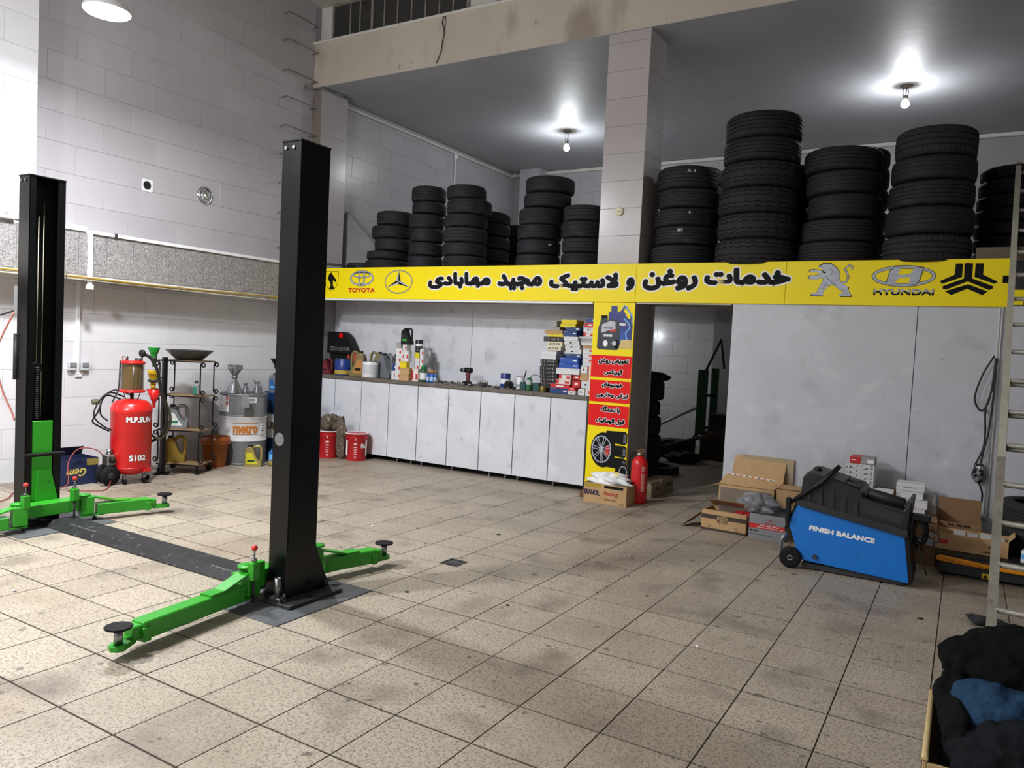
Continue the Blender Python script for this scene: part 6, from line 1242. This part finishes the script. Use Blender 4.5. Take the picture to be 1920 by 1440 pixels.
tag(obj('hanging_cable', G().tube([(.20, 7.9, 1.77), (.13, 7.9, 1.62), (.085, 7.9, 1.46), (.08, 7.9, 1.36), (.13, 7.9, 1.28), (.175, 7.9, 1.34), (.20, 7.9, 1.5), (.21, 7.9, 1.7)], .008, 8).tube([(.21, 7.9, 1.75), (.205, 7.9, 1.5), (.165, 7.9, 1.3), (.175, 7.9, 1.1), (.17, 7.9, .95), (.12, 7.9, .80)], .008, 8).tube([(.22, 7.89, 1.75), (.215, 7.89, 1.4), (.20, 7.89, 1.1), (.17, 7.89, .9), (.16, 7.89, .8)], .008, 8).tube([(.15, 7.89, .66), (.19, 7.89, .55), (.18, 7.89, .42), (.13, 7.87, .34), (.14, 7.82, .27)], .008, 8), CBL), 'bundle of black cables hanging down the wall beside the ladder', 'cable')
tag(obj('taped_joint', crumple(.055, .17, n=20, m=10, seed=17, amp=.5, sx=.8, sy=.5), mat('silver and black tape', '#8d9094', .3, .3, spot=('#131313', 30, .48, .05)), None, (.15, 7.89, .64)), 'silver taped cable joint hanging beside the ladder', 'cable joint')
tag(obj('wall_conduit', G().tube([(.215, 7.93, 2.2), (.215, 7.93, .3)], .006, 6).tube([(.235, 7.93, 2.2), (.235, 7.93, .3)], .006, 6), WHITE2), 'thin pale conduit pair on the laminate wall behind the ladder', 'conduit')
t = thing('small_sign', 'small yellow and dark sign board end behind the ladder', 'sign', (.29, 7.94, 2.20))
obj('sign_panel', G().box(0.0, .09, -.01, .0, .02, .15, b=.001), YEL, t); obj('dark_panel', G().box(0.0, .45, -.004, .0, .155, .40, b=.001), DARK, t)

# ================================================================== clothes box, lower right corner
t = thing('clothes_carton', 'large open cardboard carton full of dark clothes in the lower right corner', 'box', (-.035, 2.50, 0))
g = G().box(0, .012, 0, .56, 0, .50).box(.012, .80, 0, .012, 0, .49).box(.012, .80, .548, .56, 0, .50).box(.788, .80, .012, .548, 0, .5).box(.012, .788, .012, .548, 0, .012)
obj('carton_body', g, mat('pale corrugated card', '#b29a6c', .85, var=.2, scale=12), t, bevel=.003)
obj('torn_edge', G().loft([[(.006+.009*math.cos(a), y, .50+.006*math.sin(a)+.004*math.sin(9*y*7)) for a in [i*PI/3 for i in range(6)]] for y in [.0+.04*k for k in range(15)]]), mat('torn card', '#c2ab7c', .9), t)
def cloth(nm, lab, pts, rad, m, seed=0, n=22):
    """soft folded garment: a thick lumpy roll along a path"""
    random.seed(seed); ph = [(random.uniform(0, 6), random.randint(2, 5), random.uniform(4, 11)) for _ in range(5)]; P = [Vector(p) for p in pts]; Q = []
    for i in range(len(P)-1):
        for s in range(6):
            u = s/6; p0, p1, p2, p3 = P[max(i-1, 0)], P[i], P[i+1], P[min(i+2, len(P)-1)]
            Q.append(.5*((2*p1)+(p2-p0)*u+(2*p0-5*p1+4*p2-p3)*u*u+(3*p1-p0-3*p2+p3)*u**3))
    Q.append(P[-1]); rings = []; L = len(Q)
    for i, q in enumerate(Q):
        t_ = ((Q[min(i+1, L-1)]-Q[max(i-1, 0)])).normalized(); x = t_.cross(Vector((0, 0, 1))).normalized(); y = x.cross(t_); v = i/(L-1)
        env = min(1, math.sin(PI*(.04+.92*v))*1.6); ring = []
        for k in range(n):
            a = 2*PI*k/n; r = env*(1+.16*sum(math.sin(p[1]*a+p[0]+p[2]*v) for p in ph)/2.2)
            ring.append(q+x*rad[0]*r*math.cos(a)+y*rad[1]*r*math.sin(a))
        rings.append(ring)
    o = tag(obj(nm, G().loft(rings), m, subsurf=2), lab, 'clothing', 'clothes in the corner carton')
    for sz, st in ((.12, .05), (.045, .028), (.015, .005)):
        tx = bpy.data.textures.new('folds', 'CLOUDS'); tx.noise_scale = sz; tx.noise_depth = 1
        dm = o.modifiers.new('folds', 'DISPLACE'); dm.texture = tx; dm.strength = st; dm.texture_coords = 'LOCAL'; dm.mid_level = .5
    return o
CK = mat('black cloth', '#0b0c0e', .9, spec=.15, var=.25, scale=14, bump=.3, bscale=50); CK2 = mat('charcoal cloth', '#13161a', .9, spec=.15, var=.25, scale=12, bump=.3, bscale=60); CJ = mat('blue denim', '#26405c', .9, spec=.15, var=.25, scale=10, bump=.4, bscale=90)
cloth('jacket', 'black padded jacket sleeve curling over the left rim of the clothes carton', [(.08, 2.62, .38), (.055, 2.74, .50), (.045, 2.88, .57), (.06, 3.0, .57), (.14, 3.05, .50)], (.05, .07), CK, 3)
cloth('jacket', 'black jacket body bulging highest at the back of the clothes carton', [(.04, 3.03, .56), (.13, 2.98, .66), (.24, 2.93, .68), (.40, 2.90, .62), (.60, 2.88, .56)], (.13, .12), CK, 5)
cloth('denim_jeans', 'folded blue denim garment on the dark clothes in the corner carton', [(.04, 2.78, .52), (.12, 2.80, .57), (.24, 2.80, .585), (.40, 2.80, .56), (.58, 2.78, .53)], (.10, .085), CJ, 7)
cloth('trousers', 'charcoal trousers filling the front of the clothes carton', [(.05, 2.60, .36), (.14, 2.62, .44), (.26, 2.64, .49), (.44, 2.62, .48), (.68, 2.62, .44)], (.12, .12), CK2, 9)
cloth('trousers', 'charcoal trouser leg hanging into the carton at the bottom edge', [(.10, 2.70, .45), (.14, 2.62, .42), (.17, 2.56, .34), (.20, 2.545, .22)], (.07, .05), CK2, 12)
cloth('sweater', 'second charcoal garment at the right edge of the clothes carton', [(.22, 2.72, .50), (.30, 2.64, .50), (.38, 2.58, .46), (.46, 2.56, .36)], (.085, .07), CK2, 15)
tag(obj('clothes_fill', crumple(.40, .34, n=36, m=12, seed=51, amp=.15, sx=.9, sy=.62), CK, None, (.36, 2.78, .02)), 'mass of black clothes at the bottom of the corner carton', 'clothing')

# ================================================================== lamps and small fittings
t = thing('hall_lamp', 'bright round white lamp hanging at the upper left', 'lamp', L_MAIN)
GLOW = mat('lamp diffuser', '#ffffff', .5, emit=14)
obj('diffuser', G().lathe([(.168, 0), (.165, -.012), (.12, -.016), (0, -.017)], n=36, cap=False), GLOW, t); obj('housing', G().lathe([(.175, -.004), (.18, .01), (.16, .05), (.06, .09), (.03, .16), (.02, .17)], n=36), WHITE, t); obj('suspension_rod', G().cyl((0, 0, .17), .008, 2.01, 8), WHITE, t)
for nm, (x, y), z, lab in (('bulb_lamp', (-5.84, 11.16), 4.95, 'bare glowing bulb under the gallery ceiling left of the pillar'), ('bulb_lamp', (-.90, 10.91), 4.99, 'bare glowing bulb under the gallery ceiling right of the pillar')):
    t = thing(nm, lab, 'lamp', (x, y, z), 0, 'gallery ceiling bulbs')
    obj('bulb', G().lathe([(0, -.075), (.03, -.068), (.048, -.045), (.05, -.02), (.035, .015), (.022, .035)], n=20, cap=False), mat('bulb glow', '#fff6e6', .5, emit=22), t)
    obj('lampholder', G().cyl((0, 0, .03), .022, .05, 14), mat('bulb holder', '#6d6a64', .5), t); obj('flex', G().tube([(0, 0, .08), (.008, 0, .14), (0, 0, 5.2-z)], .004, 6).tube([(-.02, 0, .05), (-.035, 0, .12), (-.03, 0, 5.2-z)], .004, 6).tube([(.02, .01, .05), (.03, .01, .12), (.01, 0, 5.2-z)], .004, 6), DARK, t)
    obj('ceiling_rose', G().lathe([(.075, 5.2-z-.001), (.075, 5.2-z-.012), (.03, 5.2-z-.03), (0, 5.2-z-.03)], n=24, cap=False), mat('dusty rose', '#55504a', .7), t)
t = thing('bulb_lamp', 'small bare bulb under the back room ceiling behind the pillar', 'lamp', (-5.45, 12.3, 2.10)); obj('bulb', G().lathe([(0, -.05), (.025, -.045), (.035, -.02), (.02, .02)], n=16, cap=False), mat('bulb glow', '#fff6e6', .5, emit=22), t); obj('lampholder', G().cyl((0, 0, .02), .018, .10, 12), WHITE2, t)
t = thing('smoke_detector', 'small round cream detector on the front of the white pillar', 'detector', (-3.457, 7.969, 3.213)); obj('body', G().lathe([(.048, 0), (.048, -.015), (.035, -.024), (0, -.026)], n=28, axis='y'), CREAM, t); obj('slot', G().box(-.018, .018, -.0275, -.0265, -.006, -.001).box(-.012, .01, -.0275, -.0265, .012, .016), DARK, t)
tag(obj('loose_wire', G().tube([(-6.0, 7.945, 5.83), (-6.03, 7.93, 5.72), (-5.99, 7.93, 5.62), (-6.01, 7.93, 5.50), (-6.03, 7.93, 5.36), (-6.10, 7.93, 5.22)], .006, 6).tube([(-5.99, 7.945, 5.83), (-5.98, 7.93, 5.7), (-6.01, 7.93, 5.6)], .004, 6), DARK), 'thin dark loose wire hanging over the stained beam', 'wire')
tag(obj('ceiling_pipe', G().tube([(-8.24, 7.75, 5.17), (-8.24, 7.93, 5.17), (-8.10, 7.96, 5.18), (-8.08, 8.5, 5.17)], .014, 8).tube([(-8.26, 7.73, 5.08), (-8.24, 7.75, 5.15)], .012, 8), STEEL), 'short thin pipe bend under the left end of the stained beam', 'pipe')
t = thing('wall_conduit', 'white conduit running down the left gallery wall from the ceiling', 'conduit', (-8.29, 11.45, 0)); obj('duct', G().box(0, .02, 0, .03, 4.0, 5.11, b=.002), WHITE, t); obj('junction_box', G().box(-.002, .035, -.03, .06, 5.02, 5.14, b=.004), WHITE, t)
tag(obj('drain_pipe', G().tube([(-8.1, 7.88, 2.70), (-7.8, 7.94, 2.68), (-7.6, 8.2, 2.66)], .016, 8), DSTEEL), 'short dark pipe at the left end of the yellow sign top', 'pipe')
# litter on the floor
random.seed(23)
for k, (x, y) in enumerate(((-4.4, 5.1), (-3.4, 5.6), (-3.05, 3.9), (-1.2, 4.2), (-.45, 5.2), (-2.2, 5.7), (-4.9, 2.4), (-2.4, 4.1), (-.15, 5.6))):
    tag(obj('litter', crumple(random.uniform(.008, .018), .006, n=8, m=4, seed=60+k, amp=.5), DARK if k % 3 else WHITE, None, (x, y, 0)), 'tiny scrap of litter on the tiled floor', 'litter', 'floor litter')
tag(obj('twig_stick', G().tube([(-.62, 5.02, .004), (-.48, 4.86, .005), (-.38, 4.72, .004)], .002, 5), KRAFT2), 'thin twig on the floor tiles in front of the balancer', 'twig')
